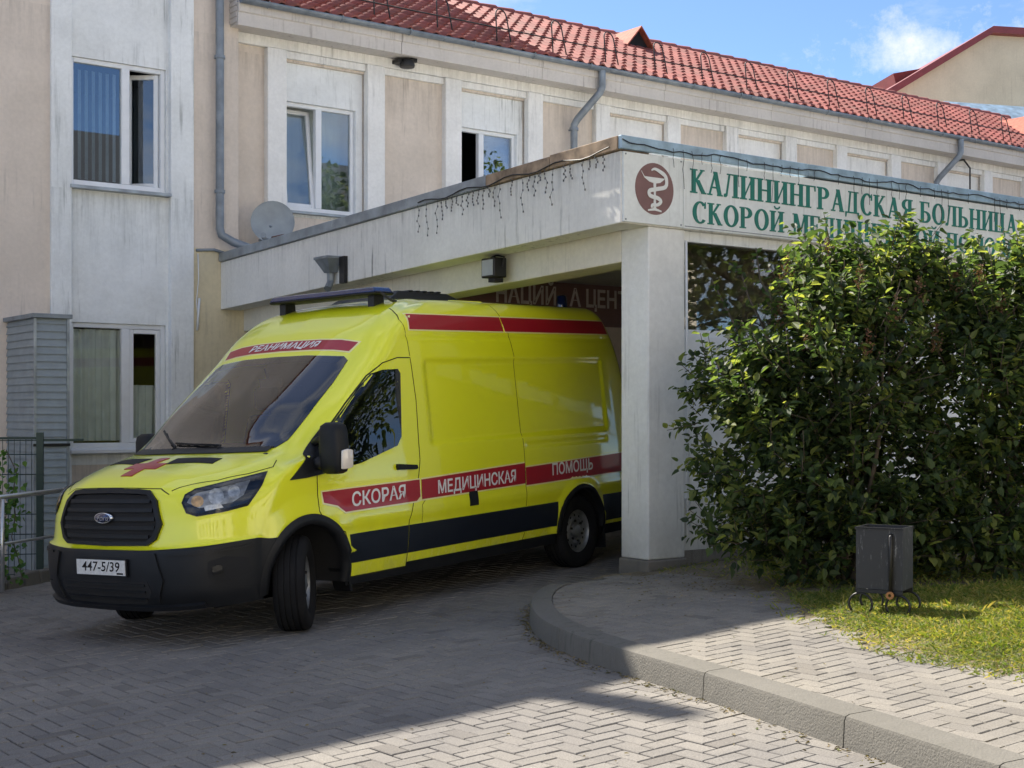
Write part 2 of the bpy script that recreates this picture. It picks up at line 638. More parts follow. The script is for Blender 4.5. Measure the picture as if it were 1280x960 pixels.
def on_road(p):
    d = near_seg(p, KP)
    if d[0] < .115: return True
    return not inside(p, OUT_POLY)


def on_pave(p):
    d = near_seg(p, KIN)
    if d[0] < .115 and p[1] < 11.3: return True
    return inside(p, PAVE_POLY)


lay(road, on_road, 0, M['paver'], KP, False, (-5.6, 4.2), (3.6, 19.5))
lay(pavement, on_pave, KH, M['paver2'], KIN, True, (-.2, 4.2), (4.2, 11.45))

# kerbstones, each its own piece
M['kerb'] = plaster('kerb_concrete', (.155, .146, .128), (.06, .065, .05), .9, streak=True, bump=.9)
kerb_breaks = [0, 8, 16, 28, 40, 44, 48, 52, len(KP) - 1]
for a, b in zip(kerb_breaks[:-1], kerb_breaks[1:]):
    sec = KP[a:b + 1]
    mb = MB()
    inn = KIN[a:b + 1]
    prof = []
    for i, (p, q) in enumerate(zip(sec, inn)):
        ex = .004 if i in (0, len(sec) - 1) else 0
        tx = (sec[min(i + 1, len(sec) - 1)][0] - sec[max(i - 1, 0)][0]); ty = (sec[min(i + 1, len(sec) - 1)][1] - sec[max(i - 1, 0)][1])
        L = math.hypot(tx, ty); sgn = 1 if i == 0 else -1
        dx, dy = tx / L * ex * sgn, ty / L * ex * sgn
        drop = 0
        if a == 0: drop = .075 * max(0, 1 - (i / 7)) ** 1.2
        z0, z1 = gz(*p), gz(*q)
        nx, ny = q[0] - p[0], q[1] - p[1]
        L2 = math.hypot(nx, ny); nx /= L2; ny /= L2
        h = KH + .012 - drop
        prof.append([(p[0] + dx - nx * .012, p[1] + dy - ny * .012, z0 - .1), (p[0] + dx, p[1] + dy, z0 + h - .028), (p[0] + dx + nx * .008, p[1] + dy + ny * .008, z0 + h - .008),
                     (p[0] + dx + nx * .028, p[1] + dy + ny * .028, z0 + h), (q[0] + dx, q[1] + dy, z1 + h + .002), (q[0] + dx, q[1] + dy, z1 - .1)])
    n = 6
    vv = [x for pr in prof for x in pr]
    ff = [(i * n + k, i * n + k + 1, (i + 1) * n + k + 1, (i + 1) * n + k) for i in range(len(prof) - 1) for k in range(n - 1)]
    ff += [tuple(range(n)), tuple((len(prof) - 1) * n + k for k in range(n))[::-1]]
    mb.add(vv, ff)
    mb.build('kerbstone', M['kerb'], pavement, smooth=True, angle=35)

# soil and lawn
t = NT('lawn_soil')
c = t.coord()
sand = t.ramp(t.noise(c, 4, 7), .35, .7, (.09, .075, .05, 1), (.20, .16, .10, 1))
t.l(t.mix(t.ramp(t.noise(c, 60, 4), .45, .7), sand, (.24, .20, .13)), t.b.inputs['Base Color'])
t.b.inputs['Roughness'].default_value = .95
t.bump(t.noise(c, 45, 5), .8, .02)
M['soil'] = t.mat
LAWN = offset_path(GRASS, -.16) + [(13, 3.1), (13, 14.6), (5.2, 14.6), (1.25, 11.85), (.75, 11.62), (.62, 11.4)]
lawn = sheet('lawn', LAWN, KH - .009, M['soil'], .4)
tag(lawn, 'bare earth strip and lawn beside the pavement', 'lawn', kind='structure')


def leaf_material(name, cols, trans=.35, rough=.5, glow=(1.5, 1.6, .6)):
    t = NT(name)
    geo = t.n('ShaderNodeNewGeometry')
    isl = geo.outputs['Random Per Island']
    r = t.n('ShaderNodeValToRGB')
    els = r.color_ramp.elements
    while len(els) < len(cols): els.new(.5)
    for i, cc in enumerate(cols):
        els[i].position = i / (len(cols) - 1)
        els[i].color = (*cc, 1)
    t.l(isl, r.inputs[0])
    big = t.ramp(t.noise(geo.outputs['Position'], 1.6, 3), .35, .65, (.75, .8, .75, 1), (1.2, 1.15, 1.1, 1))
    col = t.mix(1, r.outputs[0], big, 'MULTIPLY')
    t.l(col, t.b.inputs['Base Color'])
    t.b.inputs['Roughness'].default_value = rough
    t.b.inputs['Specular IOR Level'].default_value = .35
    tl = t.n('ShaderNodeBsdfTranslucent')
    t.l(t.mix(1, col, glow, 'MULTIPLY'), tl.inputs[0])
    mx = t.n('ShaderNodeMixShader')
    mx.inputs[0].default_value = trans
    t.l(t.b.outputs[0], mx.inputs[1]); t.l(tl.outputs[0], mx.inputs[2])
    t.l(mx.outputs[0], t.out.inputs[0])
    return t.mat


M['grass'] = leaf_material('grass_blades', [(.07, .12, .02), (.13, .17, .03), (.20, .21, .05), (.32, .26, .10)], .38, .7, (1.9, 1.9, .8))


def grass():
    v, f = [], []
    cnt = 0
    while cnt < 42000:
        x = random.uniform(1.2, 5.2); y = random.uniform(5.2, 13.2)
        if not inside((x, y), LAWN): continue
        px, py = pix(x, y, gz(x, y) + KH)
        if px > 1330 or py > 1000: continue
        d = near_seg((x, y), GRASS)[0]
        dens = min(1, .18 + d / .5)
        if not inside((x, y), GRASS + LAWN[-6:]): dens = .16
        if y > 10.0: dens *= .16
        if x < 1.95: dens *= .3
        pn = math.sin(x * 7.1 + 1.3) * math.sin(y * 5.7 + .4) + .6 * math.sin(x * 17 + y * 13)
        if random.random() > dens * (.75 + .35 * pn): continue
        cnt += 1
        h = random.uniform(.010, .034) * (1.0 if d > .3 else .7)
        if random.random() < .02: h *= 2.2
        a = random.uniform(0, 6.283); w = random.uniform(.003, .008)
        lx, ly = random.gauss(0, .03), random.gauss(0, .03)
        z = gz(x, y) + KH
        b = len(v)
        ca, sa = math.cos(a) * w, math.sin(a) * w
        v += [(x - ca, y - sa, z), (x + ca, y + sa, z), (x + lx * .5 + ca * .8, y + ly * .5 + sa * .8, z + h * .7), (x + lx, y + ly, z + h)]
        f += [(b, b + 1, b + 2), (b, b + 2, b + 3)]
    o = raw('grass', v, f, M['grass'], None, False)
    tag(o, 'short patchy yellow-green grass beside the pavement', 'grass', kind='stuff')


grass()


# ================================================================== lettering
def stroke(x0, y0, x1, y1, w):
    """slanted bar whose ends are cut level"""
    return [(x0 - w / 2, y0), (x0 + w / 2, y0), (x1 + w / 2, y1), (x1 - w / 2, y1)]


def rect(x0, x1, y0, y1):
    return [(x0, y0), (x1, y0), (x1, y1), (x0, y1)]


TK, TN, SR = .195, .085, .06      # thick stem, thin stroke, serif height


def stem(x, w=TK, y0=0, y1=1, serif=True):
    p = [rect(x - w / 2, x + w / 2, y0, y1)]
    if serif:
        p += [rect(x - w / 2 - .075, x + w / 2 + .075, y0, y0 + SR), rect(x - w / 2 - .075, x + w / 2 + .075, y1 - SR, y1)]
    return p


def ring(cx, cy, rx, ry, a0, a1, tw=TK, tn=TN, n=22):
    """modulated bowl: thick at the sides, thin at top and bottom"""
    out = []
    for i in range(n):
        q = []
        for a in (a0 + (a1 - a0) * i / n, a0 + (a1 - a0) * (i + 1) / n):
            c, s = math.cos(a), math.sin(a)
            q.append(((cx + rx * c, cy + ry * s), (cx + (rx - tw) * c, cy + (ry - tn) * s)))
        out.append([q[0][0], q[1][0], q[1][1], q[0][1]])
    return out


PI = math.pi


def glyph(ch):
    if ch == ' ': return [], .42
    if ch == 'К':
        return stem(.17) + [stroke(.24, .47, .56, .95, TN + .02), rect(.47, .68, .945, 1), stroke(.34, .56, .63, .03, TK), rect(.53, .76, 0, SR)], .80
    if ch == 'А':
        return [stroke(.13, .03, .40, .98, TN), stroke(.62, .03, .40, 1, TK), rect(.22, .56, .30, .37), rect(.02, .26, 0, SR), rect(.49, .76, 0, SR)], .80
    if ch == 'Л':
        return [stroke(.15, .05, .30, .97, TN)] + stem(.60) + [rect(.17, .64, .945, 1), [(.02, 0), (.14, 0), (.20, .1), (.13, .16), (.03, .13)]], .82
    if ch in 'ИЙ':
        p = stem(.17) + stem(.63) + [[(.24, .10), (.24, .22), (.56, .90), (.56, .78)]]
        if ch == 'Й': p += ring(.40, 1.24, .17, .16, PI, 2 * PI, .06, .08, 12)
        return p, .84
    if ch == 'Н':
        return stem(.17) + stem(.64) + [rect(.2, .6, .47, .54)], .85
    if ch == 'Г':
        return stem(.17) + [rect(.2, .58, .94, 1), [(.53, .76), (.58, .76), (.58, 1), (.50, .96)]], .66
    if ch in 'РБЬ':
        p = stem(.17)
        if ch == 'Р': p += ring(.36, .74, .31, .26, -PI / 2, PI / 2) + [rect(.2, .37, .94, 1), rect(.2, .37, .48, .555)]
        if ch in 'БЬ': p += ring(.36, .28, .33, .28, -PI / 2, PI / 2) + [rect(.2, .37, 0, .07), rect(.2, .37, .495, .56)]
        if ch == 'Б': p += [rect(.2, .60, .94, 1), [(.55, .76), (.60, .76), (.60, 1), (.52, .96)]]
        return p, .76
    if ch == 'Д':
        return [stroke(.22, .05, .32, .97, TN)] + [rect(.52, .69, .04, 1), rect(.2, .78, .945, 1), rect(.03, .81, 0, .065),
                [(.03, -.18), (.08, -.18), (.12, .03), (.03, .03)], [(.72, .03), (.76, -.18), (.81, -.18), (.81, .03)]], .87
    if ch == 'С':
        return ring(.42, .5, .38, .52, .24 * PI, 1.76 * PI) + [[(.63, .70), (.71, .70), (.71, 1), (.66, 1)]], .80
    if ch == 'О':
        return ring(.43, .5, .39, .52, 0, 2 * PI, n=36), .88
    if ch == 'Я':
        return stem(.60) + ring(.42, .74, .31, .26, PI / 2, 1.5 * PI) + [rect(.4, .58, .94, 1), rect(.4, .58, .48, .555), stroke(.18, .03, .40, .5, TK * .8), rect(.03, .30, 0, SR)], .80
    if ch in 'ЦЩ':
        p = stem(.17) + stem(.60)
        x = .6
        if ch == 'Щ': p += stem(1.03); x = 1.03
        return p + [rect(.1, x + .2, 0, .065), [(x + .12, .03), (x + .14, -.2), (x + .2, -.2), (x + .2, .03)]], x + .26
    if ch == 'М':
        return stem(.15, TN + .01) + stem(.80) + [stroke(.20, .99, .46, .05, TK * .9), stroke(.73, .99, .47, .05, TN)], .98
    if ch == 'Е':
        return stem(.17) + [rect(.2, .60, .94, 1), rect(.2, .63, 0, .065), rect(.2, .46, .47, .535), [(.55, .77), (.60, .77), (.60, 1), (.52, .96)],
                            [(.57, 0), (.63, 0), (.65, .26), (.60, .26)], rect(.43, .48, .39, .61)], .73
    if ch == 'П':
        return stem(.17) + stem(.63) + [rect(.2, .6, .945, 1)], .84
    return [rect(.1, .5, 0, 1)], .6


def poly_area(p):
    return sum(p[i][0] * p[(i + 1) % len(p)][1] - p[(i + 1) % len(p)][0] * p[i][1] for i in range(len(p)))


def serif_line(text, x0, x1, base, cap, y, mat, parent):
    """letters spread from x0 to x1 on local plane y, each letter its own part"""
    ws = [glyph(c)[1] for c in text]
    k = (x1 - x0) / sum(ws)
    x = x0
    for c, w in zip(text, ws):
        ps, _ = glyph(c)
        if ps:
            mb = MB()
            for i, p in enumerate(ps):
                dy = .004 + .0003 * (i % 7)
                if poly_area(p) < 0: p = p[::-1]
                mb.prism([(x + a * k, y, base + b * cap) for a, b in p][::1], (0, -dy, 0))
            mb.build('letter', mat, parent)
        x += w * k


def text_mesh(body, align='CENTER', shear=0, offset=0.0):
    c = bpy.data.curves.new('lettering', 'FONT')
    c.body = body
    c.align_x = align
    c.shear = shear
    c.offset = offset
    c.resolution_u = 3
    o = bpy.data.objects.new('lettering', c)
    COL.objects.link(o)
    bpy.context.view_layer.update()
    me = bpy.data.meshes.new_from_object(o.evaluated_get(bpy.context.evaluated_depsgraph_get()))
    bpy.data.objects.remove(o)
    bpy.data.curves.remove(c)
    return me


# ================================================================== buildings
def wall_holes(mb, s0, s1, z0, z1, holes, off, depth=.16, mi=0):
    ss = sorted({s0, s1, *[h[0] for h in holes], *[h[1] for h in holes]})
    zs = sorted({z0, z1, *[h[2] for h in holes], *[h[3] for h in holes]})
    for a, b in zip(ss[:-1], ss[1:]):
        for c, d in zip(zs[:-1], zs[1:]):
            if any(h[0] <= a and b <= h[1] and h[2] <= c and d <= h[3] for h in holes): continue
            mb.add([(a, off, c), (b, off, c), (b, off, d), (a, off, d)], [(0, 1, 2, 3)], mi)
    for a, b, c, d in holes:
        o2 = off + depth
        mb.add([(a, off, c), (a, o2, c), (a, o2, d), (a, off, d)], [(0, 1, 2, 3)], mi)
        mb.add([(b, off, c), (b, off, d), (b, o2, d), (b, o2, c)], [(0, 1, 2, 3)], mi)
        mb.add([(a, off, d), (a, o2, d), (b, o2, d), (b, off, d)], [(0, 1, 2, 3)], mi)
        mb.add([(a, off, c), (b, off, c), (b, o2, c), (a, o2, c)], [(0, 1, 2, 3)], mi)


def frame_ring(mb, s0, s1, z0, z1, w, y0, y1):
    mb.box(s0, s0 + w, y0, y1, z0, z1); mb.box(s1 - w, s1, y0, y1, z0, z1)
    mb.box(s0 + w, s1 - w, y0, y1, z0, z0 + w); mb.box(s0 + w, s1 - w, y0, y1, z1 - w, z1)


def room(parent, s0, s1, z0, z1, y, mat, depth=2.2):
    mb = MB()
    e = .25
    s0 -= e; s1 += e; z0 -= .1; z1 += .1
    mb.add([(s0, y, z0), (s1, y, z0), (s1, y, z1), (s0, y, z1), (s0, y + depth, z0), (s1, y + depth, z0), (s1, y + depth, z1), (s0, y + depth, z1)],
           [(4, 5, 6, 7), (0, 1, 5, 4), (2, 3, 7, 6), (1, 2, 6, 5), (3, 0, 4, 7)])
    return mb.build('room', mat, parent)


def drape(parent, name, s0, s1, z0, z1, y, mat, pitch=.09, amp=.03):
    n = int((s1 - s0) / .012)
    v, f = [], []
    for i in range(n + 1):
        s = s0 + (s1 - s0) * i / n
        o = amp * (math.sin(s * 2 * PI / pitch) + .5 * math.sin(s * 2 * PI / pitch * .37 + 1))
        v += [(s, y + o * .8, z0), (s + .01 * math.sin(i), y + o, z1)]
    f = [(2 * i, 2 * i + 2, 2 * i + 3, 2 * i + 1) for i in range(n)]
    return raw(name, v, f, mat, parent)


def sash(parent, name, s0, s1, z0, z1, y, mat, w=.06, hinge=None, ang=0, axis='Z', glassmat=None):
    """a glazed leaf; hinge (s, z) and angle open it"""
    mb = MB()
    hs, hz = hinge if hinge else (s0, z0)
    frame_ring(mb, s0 - hs, s1 - hs, z0 - hz, z1 - hz, w, -.03, .03)
    o = mb.build(name, mat, parent, bevel=.006)
    o.location = (hs, y, hz)
    if ang: o.rotation_euler = (ang, 0, 0) if axis == 'X' else (0, 0, ang)
    g = MB()
    g.box(s0 - hs + w - .005, s1 - hs - w + .005, -.006, .006, z0 - hz + w - .005, z1 - hz - w + .005)
    g.build('pane', glassmat or M['pane'], o)
    return o


def building(name):
    return empty(name, W0, ROT)


M['dimpane'] = glass('dim_window_glass', (.6, .59, .57), 1.45, .55)
M['sheer'] = plain('white_sheer', (.75, .78, .76), .9, var=.06)
# ---- the tall block on the left
block = building('hospital_block')
tag(block, 'tall cream hospital block with white pilasters and the blue-reflecting window', 'building')
EAVE_B = 10.85
UW = (-1.89, -.70, 4.22, 5.72)
LW = (-1.89, -.70, 1.12, 2.60)
mb = MB()
mb.add([(-15, 0, -.6), (-2.13, 0, -.6), (-2.13, 0, EAVE_B), (-15, 0, EAVE_B)], [(0, 1, 2, 3)])
mb.add([(-15, 0, -.6), (-15, 0, EAVE_B), (-15, 9, EAVE_B), (-15, 9, -.6)], [(0, 1, 2, 3)])
mb.add([(-15, 9, -.6), (-15, 9, EAVE_B), (.25, 9, EAVE_B), (.25, 9, -.6)], [(0, 1, 2, 3)])
mb.add([(.25, 0, -.6), (.25, 9, -.6), (.25, 9, EAVE_B), (.25, 0, EAVE_B)], [(0, 1, 2, 3)])
mb.add([(-.37, 0, 3.57), (.25, 0, 3.57), (.25, 0, EAVE_B), (-.37, 0, EAVE_B)], [(0, 1, 2, 3)])
mb.build('wall', M['cream'], block)
mb = MB()
mb.box(-.37, .6, -.015, .25, -.6, 3.57)
mb.build('wall', M['yellowish'], block)
mb = MB()
wall_holes(mb, -1.89, -.67, .92, EAVE_B, [UW, LW], .03, .14)
mb.build('wall_panel', M['white'], block)
mb = MB()
mb.add([(-1.89, .02, -.6), (-.67, .02, -.6), (-.67, .02, .92), (-1.89, .02, .92)], [(0, 1, 2, 3)])
mb.build('wall', M['cream2'], block)
for a, b in ((-2.13, -1.89), (-.67, -.37)):
    mb = MB(); mb.box(a, b, -.05, .1, -.6, EAVE_B)
    mb.build('pilaster', M['white'], block, bevel=.008)
mb = MB()
mb.add([(-15.3, -.3, EAVE_B), (.5, -.3, EAVE_B), (.5, 9.3, EAVE_B), (-15.3, 9.3, EAVE_B), (-11, 4.5, EAVE_B + 2), (-4, 4.5, EAVE_B + 2)],
       [(0, 3, 2, 1), (0, 1, 5, 4), (1, 2, 5), (2, 3, 4, 5), (3, 0, 4)])
M['tile_plain'] = plain('roof_red', (.36, .10, .06), .8, var=.3, scale=12)
rf = mb.build('roof', M['tile_plain'], block)
mb = MB(); mb.box(-4.36, -4.08, .9, 1.3, EAVE_B + .2, EAVE_B + 2.3)
mb.build('chimney', M['cream2'], rf)


def block_window(hole, upper):
    s0, s1, z0, z1 = hole
    mb = MB()
    frame_ring(mb, s0 + .002, s1 - .002, z0 + .002, z1 - .002, .055, .06, .13)
    mb.box(-1.25, -1.15, .055, .13, z0 + .057, z1 - .057)
    w = mb.build('window', M['pvc'], block, bevel=.006)
    g = MB(); g.box(s0 + .05, -1.245, .09, .10, z0 + .05, z1 - .05)
    g.build('pane', M['pane'] if upper else M['curtpane'], w)
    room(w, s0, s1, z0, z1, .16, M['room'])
    sl = MB()
    sl.prism([(s0 - .02, -.10, z0 - .06), (s0 - .02, -.10, z0 - .025), (s0 - .02, .07, z0 + .004), (s0 - .02, .07, z0 - .06)], (s1 - s0 + .04, 0, 0))
    sl.build('sill', M['zinc'] if upper else M['pvc'], w)
    if upper:
        sash(w, 'sash', -1.145, s1 - .06, z0 + .06, z1 - .06, .12, M['pvc'], .055, (s1 - .06, z0 + .06), rad(-38))
        for i in range(7):
            b = MB(); x = s0 + .08 + i * .085
            b.hexa([(x, .22, z0 + .1), (x + .05, .25, z0 + .1), (x + .05, .252, z0 + .1), (x, .222, z0 + .1),
                    (x, .22, z1 - .1), (x + .05, .25, z1 - .1), (x + .05, .252, z1 - .1), (x, .222, z1 - .1)])
            b.build('blind_slat', M['blind'], w)
    else:
        sash(w, 'sash', -1.145, s1 - .06, z0 + .06, z1 - .06, .10, M['pvc'], .05, glassmat=M['curtpane'])
        drape(w, 'curtain', s0 + .03, -1.2, z0 + .08, z1 - .07, .19, M['curtain'])
        drape(w, 'curtain', -1.16, s1, z0 + .08, z0 + .75, .19, M['curtain'])
    return w


tag(block_window(UW, True), 'window with its right sash swung inwards above')
tag(block_window(LW, False), 'window with drawn grey curtains below')


def pipe_run(parent, name, pts, r=.05, clips=()):
    mb = MB(); mb.tube(pts, r, 12)
    p = mb.build(name, M['pipe'], parent, smooth=True, angle=50)
    for c in clips:
        k = MB(); c = Vector(c)
        k.lathe([(-.02, r + .003), (-.02, r + .014), (.02, r + .014), (.02, r + .003)], c, (0, 0, 1), (1, 0, 0), 12)
        k.box(c.x - .012, c.x + .012, c.y, c.y + .12, c.z - .012, c.z + .012)
        k.build('bracket', M['pipe'], p)
    return p


pipe_run(block, 'downpipe', [(-.05, -.1, EAVE_B), (-.05, -.1, 3.82), (-.03, -.11, 3.74), (.10, -.16, 3.66), (.34, -.22, 3.58)], .052,
         [(-.05, -.1, 5.95), (-.05, -.1, 4.28)])
mb = MB()
mb.tube([(-.33, -.03, 3.54), (-.1, -.04, 3.56), (.05, -.06, 3.52)], .02, 6)
mb.build('cable', M['pipe'], block, smooth=True)
mb = MB()
mb.tube([(-.31, -.03, 3.5), (-.30, -.03, 3.2), (-.33, -.03, 2.9), (-.30, -.035, 2.62)], .007, 6)
mb.tube([(-.29, -.03, 2.95), (-.32, -.03, 2.55)], .016, 6)
mb.build('cable', M['pvc'], block, smooth=True)

# ---- the long wing with the tiled roof
wing = building('hospital_wing')
tag(wing, 'long low wing with red tiled roof and alternating pilasters behind the canopy', 'building')
S_END = 21.0
WO = .20                                  # wall plane
EZ, EO = 6.67, -.22                       # eave height and offset
RO, RZ = 2.85, 8.26                       # ridge
starts = [.71, 2.20, 3.47, 4.93, 6.23, 7.72, 9.03, 10.45, 11.76, 13.26, 14.62, 16.07, 17.4, 18.85]
PW = .275
wins = [(starts[i] + PW, starts[i + 1]) for i in range(0, 12, 2)]
pans = [(starts[i] + PW, starts[i + 1]) for i in range(1, 12, 2)]
holes = [(a + .03, b - .10, 4.20, 5.62) for a, b in wins]
mb = MB()
wall_holes(mb, .25, S_END, -.6, 6.45, [(a, b, 4.1, 6.12) for a, b in wins], WO, .12)
mb.add([(.25, WO, -.6), (.25, 7, -.6), (.25, 7, 6.4), (.25, WO, 6.4)], [(0, 1, 2, 3)])
mb.add([(S_END, WO, -.6), (S_END, WO, 6.4), (S_END, 6, 6.4), (S_END, 6, -.6)], [(0, 1, 2, 3)])
mb.add([(.25, 6, -.6), (.25, 6, 6.4), (S_END, 6, 6.4), (S_END, 6, -.6)], [(0, 1, 2, 3)])
mb.build('wall', M['cream2'], wing)
for i, a in enumerate(starts):
    mb = MB(); mb.box(a, a + PW, WO - .10, WO + .05, 3.0, 6.24)
    mb.build('pilaster', M['white2'], wing, bevel=.01)
mb = MB()
mb.box(.3, S_END, WO - .075, WO + .05, 6.245, 6.38)
mb.build('frieze', M['white2'], wing, bevel=.01)
for i in range(len(starts) - 1):                      # flat band above each bay, then a fillet
    mb = MB()
    mb.box(starts[i] + PW + .002, starts[i + 1] - .002, WO - .055, WO + .04, 6.15, 6.242)
    mb.build('moulding', M['white2'], wing, bevel=.008)
for k, ((a, b), h) in enumerate(zip(wins, holes)):
    mb = MB()
    wall_holes(mb, a, b, 4.1, 6.14, [h], WO + .05, .12)
    mb.build('wall_panel', M['white'] if k < 2 else M['white2'], wing)
    s0, s1, z0, z1 = h
    fr = MB()
    mid = s0 + (s1 - s0) * (.5 if k != 1 else .42)
    y0, y1 = WO + .10, WO + .17
    frame_ring(fr, s0 + .002, s1 - .002, z0 + .002, z1 - .002, .05, y0, y1)
    fr.box(mid - .045, mid + .045, y0 - .005, y1, z0 + .052, z1 - .052)
    w = fr.build('window', M['pvc'], wing, bevel=.006)
    g = MB(); g.box(mid + .04, s1 - .045, y0 + .03, y0 + .04, z0 + .045, z1 - .045)
    g.build('pane', M['pane'], w)
    if k == 0:
        sash(w, 'sash', s0 + .05, mid - .045, z0 + .05, z1 - .05, y0 + .05, M['pvc'], .05, (s0 + .05, z0 + .05), rad(-7), 'X')
        drape(w, 'curtain', s0 - .1, s1 + .1, z0 - .05, z1 + .05, y0 + .33, M['sheer'], .3, .02)
    elif k == 1:
        sash(w, 'sash', s0 + .05, mid - .045, z0 + .05, z1 - .05, y0 + .07, M['pvc'], .05, (s0 + .05, z0 + .05), rad(75))
    else:
        g = MB(); g.box(s0 + .045, mid - .04, y0 + .03, y0 + .04, z0 + .045, z1 - .045); g.build('pane', M['pane'], w)
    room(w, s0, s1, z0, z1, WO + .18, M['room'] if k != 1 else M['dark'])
    sl = MB()
    sl.prism([(s0 - .03, WO - .06, z0 - .055), (s0 - .03, WO - .06, z0 - .025), (s0 - .03, WO + .10, z0 + .003), (s0 - .03, WO + .10, z0 - .055)], (s1 - s0 + .06, 0, 0))
    sl.build('sill', M['zinc'], w)

# cornice boards, one length after another
SEG = 2.4
s = .14
while s < S_END:
    e = min(s + SEG, S_END) - .006
    mb = MB()
    prof = [(EO, 6.36), (EO, 6.52), (EO - .025, 6.53), (EO - .025, EZ - .03), (EO + .06, EZ - .03), (EO + .06, 6.36)]
    mb.prism([(s, y, z) for y, z in prof], (e - s, 0, 0))
    mb.build('cornice_board', M['board'], wing, bevel=.006)
    s += SEG
mb = MB()
mb.prism([(.14, EO + .062, 6.375), (.14, WO + .06, 6.375), (.14, WO + .06, 6.44), (.14, EO + .062, 6.44)], (S_END - .14, 0, 0))
mb.build('soffit', M['board'], wing)
mb = MB()
mb.box(.135, .30, EO + .062, .0, 6.44, 6.8)
for i in range(5): mb.box(.125, .135, EO + .02, .02, 6.40 + i * .07, 6.455 + i * .07)
mb.build('cornice_end', M['board'], wing)
s = .14
while s < S_END:                                    # half-round gutter, in lengths
    e = min(s + 3.0, S_END)
    v, f = [], []
    for si in (s, e):
        for k in range(9):
            a = PI + PI * k / 8
            v.append((si, EO - .085 + .06 * math.cos(a), EZ + .0 + .06 * math.sin(a)))
    f = [(k, k + 1, 9 + k + 1, 9 + k) for k in range(8)]
    g = raw('gutter', v, f, M['pipe'], wing)
    md = g.modifiers.new('thick', 'SOLIDIFY'); md.thickness = .004
    s += 3.0
s = .5
while s < S_END:
    mb = MB(); mb.tube([(s, EO - .15, EZ + .01), (s, EO - .14, EZ - .04), (s, EO - .085, EZ - .066), (s, EO - .03, EZ - .03), (s, EO - .02, EZ + .03)], .008, 5)
    mb.build('gutter_bracket', M['pipe'], wing)
    s += 1.05
for s0 in (6.0, 14.75):
    pipe_run(wing, 'downpipe', [(s0, EO - .085, EZ - .05), (s0, EO - .085, 6.38), (s0 - .02, EO - .06, 6.30), (s0 - .22, WO - .2, 5.93), (s0 - .25, WO - .15, 5.84), (s0 - .25, WO - .15, 3.6)], .055,
             [(s0 - .25, WO - .15, 5.78)])
mb = MB()
mb.tube([(15.0, WO - .16, 6.28), (15.35, WO - .14, 6.36), (15.55, WO - .14, 6.22), (15.55, WO - .14, 4.6)], .018, 6)
mb.build('cable', M['wire'], wing, smooth=True)

# roof: pantiles
t = NT('red_pantile')
c = t.coord()
geo = t.n('ShaderNodeNewGeometry')
k = t.math('FRACT', t.math('ADD', t.n('ShaderNodeObjectInfo').outputs['Random'], geo.outputs['Random Per Island']))
base = t.ramp(k, 0, 1, (.25, .06, .048, 1), (.37, .105, .085, 1))
base = t.mix(t.math('MULTIPLY', t.ramp(t.noise(geo.outputs['Position'], 1.7, 8, .7), .44, .68), .7), base, (.17, .085, .065))
t.l(base, t.b.inputs['Base Color'])
t.b.inputs['Roughness'].default_value = .75
t.bump(t.noise(geo.outputs['Position'], 60, 4), .3, .004)
M['tile'] = t.mat
SL = math.hypot(RO - EO, RZ - EZ)
NCOURSE, TW = 13, .212
EXPO = SL / NCOURSE
ex = Vector((1, 0, 0)); ey = Vector((0, RO - EO, RZ - EZ)).normalized(); ez = ex.cross(ey)
nt = 9
v, f = [], []
for yy, dz in ((-.0, .016), (EXPO + .05, -.012)):
    for i in range(nt + 1):
        u = i / nt
        h = .030 * (math.sin(u * 2 * PI - .9)) * (1 if u < .72 else .7)
        v.append((u * (TW + .015), yy, h + dz + .03))
for i in range(nt + 1):
    v.append((v[i][0], 0, v[i][2] - .028))
f = [(i, i + 1, nt + 1 + i + 1, nt + 1 + i) for i in range(nt)] + [(2 * nt + 2 + i, 2 * nt + 2 + i + 1, i + 1, i) for i in range(nt)]
tile_me = bpy.data.meshes.new('tile')
tile_me.from_pydata(v, [], f)
tile_me.materials.append(M['tile'])
tile_me.polygons.foreach_set('use_smooth', [i < nt for i in range(2 * nt)])
mb = MB()
mb.add([(.2, EO - .02, EZ - .01), (S_END, EO - .02, EZ - .01), (S_END, RO, RZ - .01), (.2, RO, RZ - .01), (.2, 6.0, EZ - .2), (S_END, 6.0, EZ - .2)],
       [(0, 1, 2, 3), (3, 2, 5, 4)])
mb.add([(.2, EO + .1, EZ), (.2, RO, RZ - .02), (.2, 6, EZ - .2)], [(0, 1, 2)])
roof = mb.build('roof', M['tile_plain'], wing)
rest = MB()
cnt = 0
base_rot = Matrix((ex, ey, ez)).transposed().to_4x4()
ncol = int((S_END - .2) / TW)
for col in range(ncol):
    for r in range(NCOURSE):
        p = Vector((.2 + col * TW, EO - .06, EZ)) + ey * (r * EXPO)
        mw = Matrix.Translation(p) @ base_rot @ Matrix.Rotation(random.gauss(0, .008), 4, 'Z') @ Matrix.Rotation(random.gauss(0, .012), 4, 'X')
        if cnt < 300:
            o = link('tile', tile_me, roof)
            o.matrix_local = mw
            cnt += 1
        else:
            rest.add([mw @ q.co for q in tile_me.vertices], [tuple(pl.vertices) for pl in tile_me.polygons])
tag(rest.build('tile', M['tile'], roof, smooth=True, angle=40), kind='stuff')
s = .3
while s < S_END - .4:
    mb = MB(); mb.tube([(s, RO, RZ + .02), (s + .39, RO, RZ + .03)], [.085, .1], 10)
    mb.build('ridge_tile', M['tile'], roof, smooth=True, angle=50)
    s += .375
